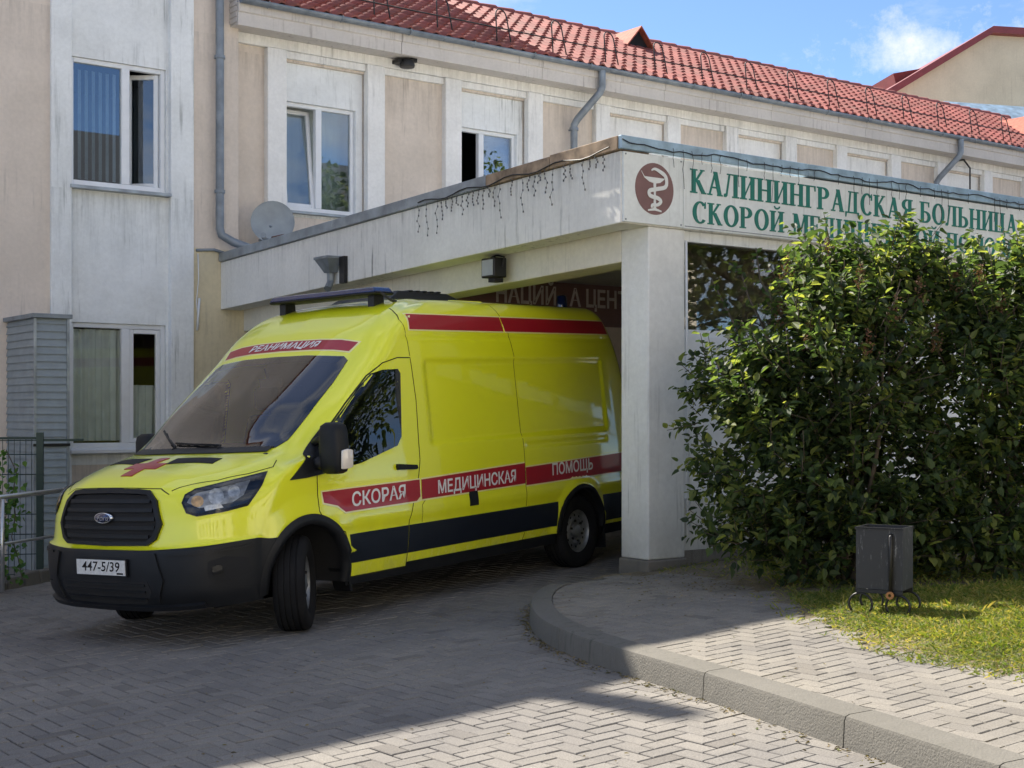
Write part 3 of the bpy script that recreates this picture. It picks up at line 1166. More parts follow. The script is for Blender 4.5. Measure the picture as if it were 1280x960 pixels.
# snow guard hoops and rails
s = 2.35
while s < 20.5:
    mb = MB()
    y, z = EO + .18, EZ + .13
    pts = []
    for kx in range(13):
        a = PI * kx / 12
        pts.append((s - .095 * math.cos(a), y + .08 + .03 * math.sin(a), z + .43 + .12 * math.sin(a)))
    mb.tube([(s - .13, y, z)] + pts + [(s + .13, y, z)], .010, 6)
    mb.build('snow_guard_hoop', M['wire'], wing, smooth=True)
    s += 1.02
for zz in (.25,):
    mb = MB(); mb.tube([(.6, EO + .22, EZ + .13 + zz), (20.8, EO + .22, EZ + .13 + zz)], .010, 6)
    mb.build('snow_guard_rail', M['wire'], wing, smooth=True)
# little gabled vents on the roof


def dormer(sc, w, h, y0, out):
    zb = EZ + (y0 - EO) * (RZ - EZ) / (RO - EO)
    yb = y0 + h / ((RZ - EZ) / (RO - EO)) + .05
    a = MB()
    a.add([(sc - w / 2, y0, zb), (sc + w / 2, y0, zb), (sc, y0, zb + h)], [(0, 1, 2)])
    o = a.build('vent_gable', M['dark'], roof)
    for sg in (-1, 1):
        b = MB()
        A = Vector((sc, y0 - out, zb + h + .03)); B = Vector((sc + sg * (w / 2 + .08), y0 - out, zb - .05)); C = Vector((sc + sg * (w / 2 + .05), y0 + .1, zb)); D = Vector((sc, yb, zb + h + .03))
        b.prism([A, B, C, D], (0, 0, .03))
        b.build('vent_roof', M['tile_plain'], roof)


dormer(8.78, .62, .36, 2.0, .10)
dormer(19.5, 2.6, 1.0, .2, .35)

# round lamp under the cornice
lp = empty('wall_lamp', W0 + U2 * 2.75 + U1 * -.02 + Vector((0, 0, 6.30)), ROT)
mb = MB(); mb.lathe([(-.05, .001), (-.05, .09), (.02, .11), (.05, .10), (.06, .001)], (0, 0, 0), (0, 0, -1), (1, 0, 0), 14)
mb.build('shade', M['black_metal'], lp, smooth=True, angle=40)
mb = MB(); mb.box(-.15, -.02, -.02, .14, .0, .05); mb.box(.03, .12, -.07, .14, .02, .07)
mb.build('bracket', M['black_metal'], lp)
tag(lp, 'small black lamp on a bracket under the cornice', 'lamp')

# ---- the entrance canopy
canopy = building('entrance_canopy')
tag(canopy, 'weathered white concrete entrance canopy on a square pillar carrying the hospital sign', 'canopy')
CF = -7.574
SLP = -.0356
CW = 11.5


def cz(off, z):
    return z + (off - CF) * SLP


def slab(mb, s0, s1, o0, o1, z0, z1):
    mb.hexa([(s0, o0, cz(o0, z0)), (s1, o0, cz(o0, z0)), (s1, o1, cz(o1, z0)), (s0, o1, cz(o1, z0)),
             (s0, o0, cz(o0, z1)), (s1, o0, cz(o0, z1)), (s1, o1, cz(o1, z1)), (s0, o1, cz(o1, z1))])


mb = MB(); slab(mb, .0, .28, CF, -.016, 3.09, 3.68)
mb.build('fascia_beam', M['fascia'], canopy, bevel=.008)
mb = MB(); slab(mb, .281, CW, CF, CF + .25, 3.09, 3.68)
mb.build('fascia_beam', M['fascia'], canopy)
mb = MB(); slab(mb, .282, CW, CF + .252, -.02 + WO, 3.13, 3.55)
mb.build('roof_slab', M['soffit'], canopy)
mb = MB(); slab(mb, .3175, .66, CF + .36, WO - .02, 2.83, 3.128)
mb.build('beam', M['soffit'], canopy, bevel=.01)
mb = MB(); mb.box(.3175, .735, CF + .012, CF + .358, .305, 3.088)
mb.build('pillar', M['pillar'], canopy, bevel=.012)
mb = MB(); mb.box(.30, .75, CF - .004, CF + .375, -.1, .303)
mb.build('plinth', M['concrete'], canopy, bevel=.015)
# coping lengths, left side then front
o0 = CF
k = 0
LENS = [.9, .95, 1.35, 1.5, 1.5, 1.4]
for L in LENS:
    o1 = min(o0 + L, -.03)
    mb = MB()
    slab(mb, -.035, .32, o0 + .004, o1 - .004, 3.685, 3.79 if k else 3.80)
    mb.build('coping', M['rust'] if k < 2 else M['zinc'], canopy, bevel=.006)
    o0 = o1; k += 1
s = .325
while s < CW:
    e = min(s + 1.9, CW)
    mb = MB(); mb.box(s if s > .4 else -.03, e - .006, CF - .045, CF - .003 if s < .4 else CF + .3, 3.69, 3.80)
    mb.build('coping', M['coping_blue'], canopy, bevel=.006)
    s = e
mb = MB(); mb.box(-.032, -.004, -1.75, -1.45, cz(-1.6, 3.72), cz(-1.6, 3.80))
mb.build('brick_patch', plain('bare_brick', (.16, .07, .05), .9, var=.4, scale=20), canopy)
# infill under the sign
mb = MB(); mb.box(.737, CW, CF + .06, CF + .2, 3.0, 3.089); mb.build('lintel', M['white'], canopy)
mb = MB(); mb.box(.737, CW, CF + .05, CF + .22, -.1, .80); mb.build('base_wall', M['pillar'], canopy)
mb = MB(); mb.box(.70, CW, CF + .02, CF + .049, -.1, .36); mb.build('plinth', M['concrete'], canopy)
mb = MB()
for a, b in ((.737, .80), (2.35, 2.41), (4.2, 4.26), (6.1, 6.16), (8, 8.06)):
    mb.box(a, b, CF + .09, CF + .16, .80, 3.0)
mb.box(.80, CW, CF + .095, CF + .155, 2.19, 2.25)
wf = mb.build('window', M['pvc'], canopy)
for a, b in ((.80, 2.35), (2.41, 4.2), (4.26, 6.1), (6.16, 8)):
    g = MB(); g.box(a, b, CF + .12, CF + .13, 2.25, 3.0); g.build('pane', M['dimpane'], wf)
    p = MB(); p.box(a, b, CF + .085, CF + .13, .802, 2.19); p.build('panel', M['pvc'], wf)
drape(wf, 'curtain', .8, 8, 2.2, 3.05, CF + .6, plain('grey_canvas', (.55, .5, .46), .9, var=.3), .55, .05)
mb = MB(); mb.tube([(.765, CF + .03, 3.0), (.772, CF + .03, 2.2), (.80, CF + .03, .5)], .012, 6)
mb.build('conduit', M['pvc'], canopy, smooth=True)
mb = MB(); mb.box(CW - .2, CW, CF + .26, WO, -.1, 3.08)
mb.build('end_wall', M['cream2'], canopy)

# hospital sign
M['sign'] = plaster('sign_board', (.74, .77, .76), (.30, .31, .28), .5, rough=.5, bump=.05)
M['green'] = plain('green_letters', (.0, .16, .12), .5, var=.12)
M['emblem'] = plain('emblem_brown', (.20, .105, .10), .6, var=.12)
sign = building('hospital_sign')
tag(sign, 'long white hospital sign with green Cyrillic lettering on the canopy front', 'sign')
SY = CF - .022
mb = MB(); mb.box(.685, 7.2, SY, CF - .002, 3.095, 3.672); mb.build('board', M['sign'], sign, bevel=.003)
mb = MB(); mb.box(.70, 7.2, SY - .004, SY - .0005, 3.112, 3.118); mb.build('trim', M['pipe'], sign)
serif_line('КАЛИНИНГРАДСКАЯ БОЛЬНИЦА', .76, 5.50, 3.405, .205, SY - .0005, M['green'], sign)
serif_line('СКОРОЙ МЕДИЦИНСКОЙ ПОМОЩИ', .78, 5.62, 3.152, .185, SY - .0005, M['green'], sign)
emb = building('emblem_sign')
tag(emb, 'square white emblem panel with brown oval and bowl with snake at the canopy corner', 'sign')
mb = MB(); mb.box(.012, .678, SY - .002, CF - .002, 3.10, 3.675); mb.build('board', M['sign'], emb, bevel=.003)
EC, EZc = .35, 3.395
mb = MB()
mb.prism([(EC + .215 * math.cos(a), SY - .0025, EZc + .215 * math.sin(a)) for a in [2 * PI * i / 48 for i in range(48)]], (0, -.003, 0))
mb.build('oval', M['emblem'], emb)
M['emb_white'] = plain('emblem_white', (.72, .74, .72), .5, var=.05)


def ribbon_flat(mb, pts, ws, y, d):
    L, Rr = [], []
    for i, p in enumerate(pts):
        a = pts[max(i - 1, 0)]; b = pts[min(i + 1, len(pts) - 1)]
        tx, tz = b[0] - a[0], b[1] - a[1]
        l = math.hypot(tx, tz) or 1
        w = ws[i] / 2
        L.append((p[0] - tz / l * w, p[1] + tx / l * w)); Rr.append((p[0] + tz / l * w, p[1] - tx / l * w))
    for i in range(len(pts) - 1):
        q = [L[i], L[i + 1], Rr[i + 1], Rr[i]]
        mb.prism([(x, y, z) for x, z in q], (0, -d, 0))


mb = MB()
bowl = [(EC - .15, EZc + .135), (EC - .115, EZc + .085), (EC - .06, EZc + .055), (EC, EZc + .045), (EC + .06, EZc + .055), (EC + .105, EZc + .085), (EC + .125, EZc + .12)]
for i in range(len(bowl) - 1):
    a, b = bowl[i], bowl[i + 1]
    top = EZc + .10 if i else EZc + .118
    mb.prism([(a[0], SY - .006, a[1]), (b[0], SY - .006, b[1]), (b[0], SY - .006, max(b[1] + .004, EZc + .095)), (a[0], SY - .006, max(a[1] + .004, EZc + .095))], (0, -.003, 0))
ribbon_flat(mb, [(EC, EZc + .05), (EC, EZc - .05), (EC, EZc - .165)], [.03, .02, .03], SY - .0062, .003)
ribbon_flat(mb, [(EC - .075, EZc - .182), (EC, EZc - .168), (EC + .075, EZc - .182)], [.012, .024, .012], SY - .0064, .003)
mb.build('bowl', M['emb_white'], emb)
mb = MB()
pts = smooth_path([(EC - .04, EZc + .15), (EC - .005, EZc + .165), (EC + .05, EZc + .15), (EC + .12, EZc + .11), (EC + .12, EZc + .03), (EC + .02, EZc - .0), (EC - .06, EZc - .02),
                   (EC - .055, EZc - .06), (EC + .03, EZc - .075), (EC + .065, EZc - .1), (EC + .03, EZc - .13), (EC - .03, EZc - .135), (EC - .035, EZc - .16)], 5)
ribbon_flat(mb, pts, [.012 + .022 * min(1, i / 12) * (1 - .6 * max(0, (i - 40) / 20)) for i in range(len(pts))], SY - .010, .003)
mb.build('snake', M['emb_white'], emb)
for zx in (3.12, 3.655):
    for sx in (.035, .655):
        b = MB(); b.lathe([(0, .008), (.004, .006), (.004, .0005)], (sx, SY - .002, zx), (0, -1, 0), (1, 0, 0), 8); b.build('screw', M['pipe'], emb)

# brown sign hanging under the canopy
hs = building('entrance_sign')
tag(hs, 'dark brown sign with pale lettering hanging inside under the canopy', 'sign')
mb = MB(); mb.box(.7, 4.2, -4.0, -3.95, 2.52, 2.99); mb.build('board', plain('brown_board', (.27, .14, .125), .6), hs)
me = text_mesh('НАЦИЙ . А ЦЕНТР', 'LEFT', 0, .025)
me.materials.append(plain('pale_letters', (.8, .7, .66), .6))
me.transform(Matrix(((.235, 0, 0, 1.33), (0, 0, 1, -4.006), (0, .27, 0, 2.735), (0, 0, 0, 1))))
link('lettering', me, hs)

# things fixed to the canopy and walls
hp = building('rain_hopper')
tag(hp, 'small grey metal rainwater hopper on the canopy side', 'drain')
mb = MB()
mb.hexa([(-.10, -2.95, 3.05), (-.01, -2.95, 3.05), (-.01, -2.82, 3.05), (-.10, -2.82, 3.05), (-.17, -3.02, 3.19), (-.01, -3.02, 3.19), (-.01, -2.74, 3.19), (-.17, -2.74, 3.19)])
mb.box(-.18, -.006, -3.03, -2.73, 3.192, 3.22)
mb.build('funnel', M['pipe'], hp)
mb = MB(); mb.tube([(-.055, -2.88, 3.05), (-.055, -2.88, 2.95), (-.12, -2.93, 2.87)], .04, 8); mb.build('spout', M['pipe'], hp)
mb = MB(); mb.box(-.05, -.004, -3.16, -3.06, 2.92, 3.21); mb.build('bracket', M['black_metal'], hp)

fl = building('floodlight')
tag(fl, 'small black floodlight under the canopy edge above the van', 'floodlight')
mb = MB(); mb.box(.10, .245, -5.68, -5.47, 2.80, 2.985); mb.build('housing', M['black_metal'], fl, bevel=.01)
mb = MB(); mb.box(.095, .099, -5.66, -5.49, 2.82, 2.965); mb.build('lens', plain('floodlight_lens', (.35, .38, .38), .2), fl)
mb = MB(); mb.tube([(.18, -5.70, 2.9), (.2, -5.70, 2.99), (.2, -5.58, 3.015), (.2, -5.45, 2.99), (.18, -5.45, 2.9)], .010, 6)
mb.box(.14, .24, -5.63, -5.53, 2.76, 2.799)
mb.build('bracket', M['black_metal'], fl)

ds = building('satellite_dish')
tag(ds, 'grey satellite dish standing at the foot of the wall above the canopy', 'satellite dish')
mb = MB()
dn = Vector((-.45, -.85, .15)).normalized()
dupv = (Vector((0, 0, 1)) - dn * dn.z).normalized()
prof = [(.055 * (r / .27) ** 2 - .055, r) for r in (.001, .07, .14, .2, .25, .27)]
mb.lathe(prof + [(.004, .275), (-.012, .27)] + [(p[0] - .012, p[1]) for p in prof[::-1]], (.60, -.25, 3.94), dn, dupv, 28)
mb.build('reflector', plain('dish_grey', (.30, .33, .34), .5), ds, smooth=True, angle=40)
mb = MB(); mb.tube([(.60, -.2, 3.9), (.62, -.05, 3.75), (.62, .15, 3.75)], .02, 8); mb.tube([(.55, -.28, 3.7), (.36, -.5, 3.70)], .012, 6)
mb.build('arm', M['pipe'], ds)
mb = MB(); mb.lathe([(-.04, .001), (-.04, .03), (.05, .035), (.05, .001)], (.34, -.52, 3.71), (-.5, -.8, .2), (0, 0, 1), 10); mb.build('receiver', M['pipe'], ds)

# icicle light strings
ic = building('icicle_lights')
tag(ic, 'unlit icicle light string draped along the canopy edge', 'string lights')
mb = MB()
pts = []
o = -4.6
while o > CF:
    pts.append((-.045, o, cz(o, 3.70) + .02 * math.sin(o * 9)))
    o -= .12
mb.tube(pts, .006, 5)
pts = [(-.03 + .08 * i, CF - .055, 3.755 - .03 * abs(math.sin(i * .21)) + random.gauss(0, .006)) for i in range(80)]
mb.tube(pts, .005, 5)
mb.build('cable', M['wire'], ic)
o = -4.6
while o > CF + .1:
    L = random.choice([.10, .14, .2, .26, .32])
    if random.random() < .8:
        mb = MB()
        p = [(-.042 + random.gauss(0, .004), o + random.gauss(0, .012), cz(o, 3.69) - L * i / 5) for i in range(6)]
        mb.tube(p, .0024, 4)
        for q in p[1:]: mb.box(q[0] - .0045, q[0] + .0045, q[1] - .0045, q[1] + .0045, q[2] - .014, q[2] + .004)
        mb.build('strand', M['wire2'], ic)
    o -= .085
s = .1
while s < 6:
    L = random.choice([.10, .16, .25, .33])
    if random.random() < .6:
        mb = MB(); mb.tube([(s + random.gauss(0, .006), CF - .055, 3.75 - L * i / 4) for i in range(5)], .003, 4); mb.build('strand', M['wire'], ic)
    s += .11

# ---- yellowish gabled house far right
far = empty('gabled_house', (12.27, 37.0, 0), rad(8))
tag(far, 'pale yellow gabled house with dark red roof edge behind the wing', 'building')
mb = MB()
AP = 11.62
prof = [(-2.8, -1), (9, -1), (9, AP - .25), (.35, AP - .12), (-2.8, AP - 2.0)]
mb.prism([(x, 0, z) for x, z in prof], (0, 9, 0))
mb.build('wall', plaster('pale_yellow_render', (.62, .57, .42), (.30, .25, .17), .8), far)
mb = MB()
mb.prism([(-3.15, -.25, AP - 2.25), (.3, -.25, AP - .14), (.3, -.25, AP + .04), (-3.15, -.25, AP - 2.05)], (0, 9.5, 0))
mb.prism([(.302, -.25, AP - .14), (9.2, -.25, AP - .3), (9.2, -.25, AP - .12), (.302, -.25, AP + .04)], (0, 9.5, 0))
mb.build('roof', plain('dark_red_sheet', (.20, .035, .035), .5, var=.15), far)
mb = MB()
mb.hexa([(-1.6, 1.5, AP - 1.3), (-1.0, 1.5, AP - .9), (-1.0, 3, AP - .9), (-1.6, 3, AP - 1.3), (-1.75, 1.4, AP - .88), (-.95, 1.4, AP - .72), (-.95, 3, AP - .72), (-1.75, 3, AP - .88)])
mb.build('roof_hatch', plain('hatch_red', (.22, .05, .045), .6), far)
sk = empty('glass_lean_to', (12.6, 33.5, -.35), rad(16))
tag(sk, 'blue-grey sloping glass roof beyond the tiled ridge', 'skylight')
mb = MB(); mb.hexa([(-2, -1, 8.1), (4, -1, 8.1), (4, 1, 9.3), (-2, 1, 9.3), (-2, -1, 8.2), (4, -1, 8.2), (4, 1, 9.4), (-2, 1, 9.4)])
mb.build('roof', M['coping_blue'], sk)
mb = MB(); mb.box(-1.9, 3.9, -.9, 1, 0, 8.09); mb.build('wall', M['white2'], sk)


# ================================================================== ambulance
VYAW = .6049
VO = Vector((-2.2812, 10.7522, 0))
fw = Vector((-math.sin(VYAW), -math.cos(VYAW), 0)); fw.z = GX * fw.x + GY * fw.y; fw.normalize()
lf = Vector((math.cos(VYAW), -math.sin(VYAW), 0)); lf.z = GX * lf.x + GY * lf.y; lf.normalize()
upv = fw.cross(lf)
VM = Matrix((fw, lf, upv)).transposed().to_4x4()
VM.translation = (VO.x, VO.y, gz(VO.x, VO.y))


def pchip(P, counts):
    """monotone cubic through control rows P[k][...]; counts[k] steps in each span"""
    P = np.asarray(P, float)
    d = np.diff(P, axis=0)
    m = np.zeros_like(P)
    a, b = d[:-1], d[1:]
    with np.errstate(divide='ignore', invalid='ignore'):
        hm = np.where(a * b > 0, 2 * a * b / (a + b), 0)
    m[1:-1] = hm
    m[0], m[-1] = d[0], d[-1]
    out, idx = [], []
    for k in range(len(d)):
        for j in range(counts[k]):
            t = j / counts[k]
            h00 = 2 * t ** 3 - 3 * t ** 2 + 1; h10 = t ** 3 - 2 * t ** 2 + t; h01 = -2 * t ** 3 + 3 * t ** 2; h11 = t ** 3 - t ** 2
            out.append(h00 * P[k] + h10 * m[k] + h01 * P[k + 1] + h11 * m[k + 1]); idx.append(k + t)
    out.append(P[-1]); idx.append(len(d))
    return np.array(out), np.array(idx)


# (front points c0..c4), side half-width, side height
ROWS = [
    ([(.965, 0, .27), (.95, .35, .27), (.885, .62, .27), (.72, .85, .28), (.46, .95, .29)], .955, .27),
    ([(1.02, 0, .40), (1.005, .35, .40), (.945, .63, .40), (.80, .86, .40), (.48, .975, .40)], .985, .40),
    ([(1.03, 0, .55), (1.015, .35, .55), (.955, .63, .55), (.81, .865, .56), (.49, .99, .57)], 1.0, .56),
    ([(1.02, 0, .675), (1.005, .35, .675), (.945, .63, .685), (.80, .865, .70), (.49, .995, .72)], 1.005, .70),
    ([(.985, 0, .70), (.97, .35, .70), (.91, .62, .71), (.775, .845, .725), (.475, .99, .745)], 1.005, .74),
    ([(.965, 0, .90), (.95, .35, .90), (.89, .61, .90), (.75, .83, .905), (.455, .98, .91)], 1.01, .90),
    ([(.915, 0, 1.07), (.90, .35, 1.07), (.84, .59, 1.065), (.69, .81, 1.06), (.41, .965, 1.05)], 1.012, 1.04),
    ([(.80, 0, 1.17), (.785, .35, 1.165), (.71, .57, 1.155), (.57, .78, 1.14), (.33, .945, 1.125)], 1.01, 1.13),
    ([(.50, 0, 1.27), (.48, .35, 1.265), (.42, .57, 1.255), (.33, .765, 1.23), (.18, .925, 1.2)], 1.005, 1.21),
    ([(.18, 0, 1.335), (.16, .35, 1.33), (.10, .60, 1.32), (.02, .81, 1.305), (-.08, .92, 1.28)], .997, 1.30),
    ([(-.33, 0, 1.70), (-.345, .35, 1.695), (-.40, .58, 1.685), (-.455, .765, 1.67), (-.51, .88, 1.65)], .972, 1.65),
    ([(-.83, 0, 2.06), (-.84, .35, 2.055), (-.875, .56, 2.045), (-.915, .735, 2.03), (-.96, .855, 2.01)], .945, 2.0),
    ([(-1.12, 0, 2.285), (-1.13, .35, 2.28), (-1.145, .55, 2.275), (-1.175, .71, 2.265), (-1.22, .83, 2.24)], .912, 2.235),
    ([(-1.42, 0, 2.44), (-1.43, .35, 2.435), (-1.435, .54, 2.43), (-1.455, .68, 2.42), (-1.49, .785, 2.395)], .855, 2.395),
    ([(-1.75, 0, 2.515), (-1.76, .33, 2.51), (-1.77, .46, 2.505), (-1.79, .59, 2.498), (-1.83, .68, 2.48)], .74, 2.482),
    ([(-2.1, 0, 2.54), (-2.11, .2, 2.54), (-2.13, .27, 2.535), (-2.16, .33, 2.53), (-2.2, .38, 2.525)], .42, 2.515),
    ([(-2.5, 0, 2.545)] * 5, 0, 2.53),
]
ctrl = []
for front, ys, zs in ROWS:
    x4 = front[4][0]
    rear = -4.86 + max(0, zs - 1.8) * .38
    side = [(x4 - .14, y_, zs) for y_ in (ys - .006 if ys else 0,)] + [(x4 - .55, ys, zs), (min(-1.75, x4 - .95), ys, zs), (-3.2, ys, zs), (-4.35, ys, zs),
            (rear + .13, max(0, ys - .02), zs), (rear, max(0, ys - .16), zs), (rear - .02, 0, zs)]
    ctrl.append(list(front) + side)
ctrl = np.array(ctrl)          # rows x 13 cols x 3
row_n = [4, 5, 5, 3, 7, 7, 5, 6, 6, 16, 16, 11, 9, 7, 7, 6]
col_n = [12, 10, 10, 12, 8, 12, 40, 50, 44, 14, 7, 14]
body_rows, ridx = pchip(ctrl, row_n)
tmp, cidx = pchip(np.swapaxes(body_rows, 0, 1), col_n)
BODY = np.swapaxes(tmp, 0, 1)   # nr x nc x 3


def smoothbox(x, a, b, w):
    def ss(t):
        t = np.clip(t, 0, 1)
        return t * t * (3 - 2 * t)
    return ss((x - a) / w) * ss((b - x) / w)


sideness = np.clip((cidx - 4.3) / .7, 0, 1) * np.clip((10.2 - cidx) / .7, 0, 1)
X, Y, Z = BODY[..., 0], BODY[..., 1], BODY[..., 2]
dent = .016 * smoothbox(X, -4.34, -1.52, .05) * smoothbox(Z, 1.265, 1.985, .05)
dent += .007 * smoothbox(X, -4.30, -2.86, .04) * smoothbox(Z, 1.155, 1.235, .035)
dent += .010 * smoothbox(X, -4.9, -1.2, .15) * smoothbox(Z, 2.135, 2.19, .027)
dent -= .012 * smoothbox(X, -4.9, -.2, .2) * smoothbox(Z, .66, .86, .09)
ra = np.hypot(X + 3.75, Z - .36)
dent -= .024 * np.clip(1 - np.abs(ra - .43) / .07, 0, 1) * (Z > .36)
ra = np.hypot(X + .02, Z - .38)
dent -= .022 * np.clip(1 - np.abs(ra - .47) / .14, 0, 1) * (Z > .5)
BODY[..., 1] = Y - dent * sideness[None, :]
NR, NC = BODY.shape[:2]


def body_tree():
    v = []
    f = []
    for sg in (1, -1):
        b = len(v)
        v += [(p[0], sg * p[1], p[2]) for p in BODY.reshape(-1, 3)]
        for i in range(NR - 1):
            for j in range(NC - 1):
                q = (b + i * NC + j, b + i * NC + j + 1, b + (i + 1) * NC + j + 1, b + (i + 1) * NC + j)
                f.append(q if sg > 0 else q[::-1])
    return BVHTree.FromPolygons(v, f)


TREE = body_tree()

# ---- materials of the van
def paint(name, col, rough=.32):
    t = NT(name)
    c = t.coord()
    dirt = t.math('MULTIPLY', t.ramp(t.noise(c, 5, 7, .7), .55, .85), .10)
    sz = t.n('ShaderNodeSeparateXYZ'); t.l(c, sz.inputs[0])
    low = t.math('MAXIMUM', t.math('MINIMUM', t.math('DIVIDE', t.math('SUBTRACT', 1.0, sz.outputs[2]), .7), 1.0), 0.0)
    grime = t.math('MULTIPLY', t.math('MULTIPLY', low, low), t.ramp(t.noise(t.mapping(c, (3, 3, 1.5)), 3, 8, .7), .3, .75))
    bc_ = t.mix(dirt, col, (.30, .29, .12))
    t.l(t.mix(t.math('MULTIPLY', grime, .55), bc_, (.17, .155, .12)), t.b.inputs['Base Color'])
    t.l(t.math('ADD', .04, t.math('MULTIPLY', t.math('ADD', grime, dirt), .6)), t.b.inputs['Coat Roughness'])
    t.b.inputs['Roughness'].default_value = rough
    t.b.inputs['Coat Weight'].default_value = 1
    t.b.inputs['Coat Roughness'].default_value = .04
    return t.mat


M['yellow'] = paint('lime_yellow_paint', (.84, .86, .012))
M['red'] = paint('red_reflective_film', (.36, .006, .018), .45)
M['red'].node_tree.nodes['Principled BSDF'].inputs['Coat Weight'].default_value = .35
M['cream_line'] = paint('pale_edge_line', (.85, .80, .35), .4)
M['white_film'] = paint('white_film', (.82, .82, .82), .4)
M['plastic'] = plain('black_plastic', (.010, .011, .013), .5, var=.2, bump=.1, spec=.3)
M['gloss_black'] = plain('gloss_black', (.008, .008, .009), .12)
M['band'] = plain('graphite_film', (.009, .012, .020), .4, var=.1, spec=.3)
M['rubber'] = plain('tyre_rubber', (.012, .012, .013), .85, var=.2, bump=.2, spec=.2)
M['rimsteel'] = plain('steel_rim', (.22, .23, .24), .45, .6, var=.25, scale=14)
M['chrome'] = plain('chrome', (.75, .77, .8), .12, 1, var=.05)
M['lampchrome'] = plain('lamp_reflector', (.62, .60, .56), .28, .85, var=.4, scale=30)
M['bluelens'] = plain('blue_lens', (.006, .018, .09), .15, coat=1, var=.1)
M['amber'] = plain('amber_bulb', (.80, .50, .20), .2, .3, coat=1, var=.4, scale=30)
M['lamp_grey'] = plain('lamp_bezel', (.34, .34, .34), .3, .6, var=.5, scale=25)
M['vglass'] = glass('van_glass', (.90, .94, .93), 1.52, 1.5)
M['clear'] = glass('clear_door_glass', (.85, .88, .87), 1.5, 1.0)
M['lens'] = glass('lamp_lens', (.92, .94, .95), 1.5, 1.1)
M['dglass'] = glass('door_glass', (.22, .24, .24), 1.5, 1.3)
M['dash'] = plain('dashboard', (.03, .03, .032), .7)
M['seat'] = plain('seat_cloth', (.035, .037, .042), .9)
M['seamdark'] = plain('panel_gap', (.03, .03, .004), .9)

van = empty('ambulance', mat=VM)
tag(van, 'lime yellow ambulance van with red stripes and blue light bar leaving the canopy', 'ambulance')

Q45 = math.sqrt(.5)


def base3(kind, a, b):
    """2-D drawing coordinates -> ray start and direction in van space"""
    if kind == 'L': return Vector((a, 2, b)), Vector((0, -1, 0))
    if kind == 'R': return Vector((a, -2, b)), Vector((0, 1, 0))
    if kind == 'F': return Vector((2.5, a, b)), Vector((-1, 0, 0))
    if kind == 'T': return Vector((a, b, 4)), Vector((0, 0, -1))
    if kind == 'Q': return Vector((-a * Q45 + 2 * Q45, a * Q45 + 2 * Q45, b)), Vector((-Q45, -Q45, 0))
    if kind == 'QR': return Vector((-a * Q45 + 2 * Q45, -a * Q45 - 2 * Q45, b)), Vector((-Q45, Q45, 0))


def cast(kind, a, b, off):
    o, d = base3(kind, a, b)
    h = TREE.ray_cast(o, d)
    if h[0] is None:
        h = TREE.find_nearest(o + d * 1.6)
    p, n = h[0], h[1]
    if n.dot(d) > 0: n = -n
    return p + n * off, n


def densify(poly, step, closed=True):
    out = []
    n = len(poly)
    for i in range(n if closed else n - 1):
        p, q = poly[i], poly[(i + 1) % n]
        L = math.hypot(q[0] - p[0], q[1] - p[1])
        k = max(1, int(math.ceil(L / step)))
        out += [(p[0] + (q[0] - p[0]) * j / k, p[1] + (q[1] - p[1]) * j / k) for j in range(k)]
    if not closed: out.append(poly[-1])
    return out


def patch(name, kind, poly, mat, off=.003, step=.05, parent=None, skirt=.012, hole=None, smooth=True):
    """a fitted panel: outline drawn flat, laid onto the body and given an edge"""
    loop = densify(poly, step)
    pts = [Vector(p) for p in loop]
    edges = [(i, (i + 1) % len(pts)) for i in range(len(pts))]
    if hole:
        hl = densify(hole, step)
        b = len(pts)
        pts += [Vector(p) for p in hl]
        edges += [(b + i, b + (i + 1) % len(hl)) for i in range(len(hl))]
    xs = [p.x for p in pts]; ys = [p.y for p in pts]
    x = min(xs) + step * .5
    r = 0
    while x < max(xs):
        y = min(ys) + step * (.5 if r % 2 else .1)
        while y < max(ys):
            if inside((x, y), loop) and near_seg((x, y), loop + loop[:1])[0] > step * .45 and not (hole and (inside((x, y), hole) or near_seg((x, y), hole + hole[:1])[0] < step * .45)):
                pts.append(Vector((x, y)))
            y += step
        x += step * .87
        r += 1
    v, e, f, *_ = delaunay_2d_cdt(pts, edges, [], 1, 1e-5)
    V = []
    Nn = []
    for p in v:
        q, n = cast(kind, p.x, p.y, off)
        V.append(q); Nn.append(n)
    F = []
    for t3 in f:
        c = sum((Vector((v[i].x, v[i].y)) for i in t3), Vector((0, 0))) / len(t3)
        if hole and inside((c.x, c.y), hole): continue
        a, b, c3 = (V[i] for i in t3[:3])
        if (b - a).cross(c3 - a).dot(Nn[t3[0]]) < 0: t3 = t3[::-1]
        F.append(tuple(t3))
    if skirt:
        cnt = {}
        for t3 in F:
            for i in range(len(t3)):
                ed = (t3[i], t3[(i + 1) % len(t3)])
                cnt[ed] = 1
        low = {}
        add = []
        for (a, b) in list(cnt):
            if (b, a) in cnt: continue
            for k in (a, b):
                if k not in low:
                    low[k] = len(V)
                    V.append(V[k] - Nn[k] * skirt); Nn.append(Nn[k])
            add.append((b, a, low[a], low[b]))
        nf = len(F)
        F += add
    o = raw(name, V, F, mat, parent or van, smooth)
    if smooth: o.data.set_sharp_from_angle(angle=rad(50))
    return o


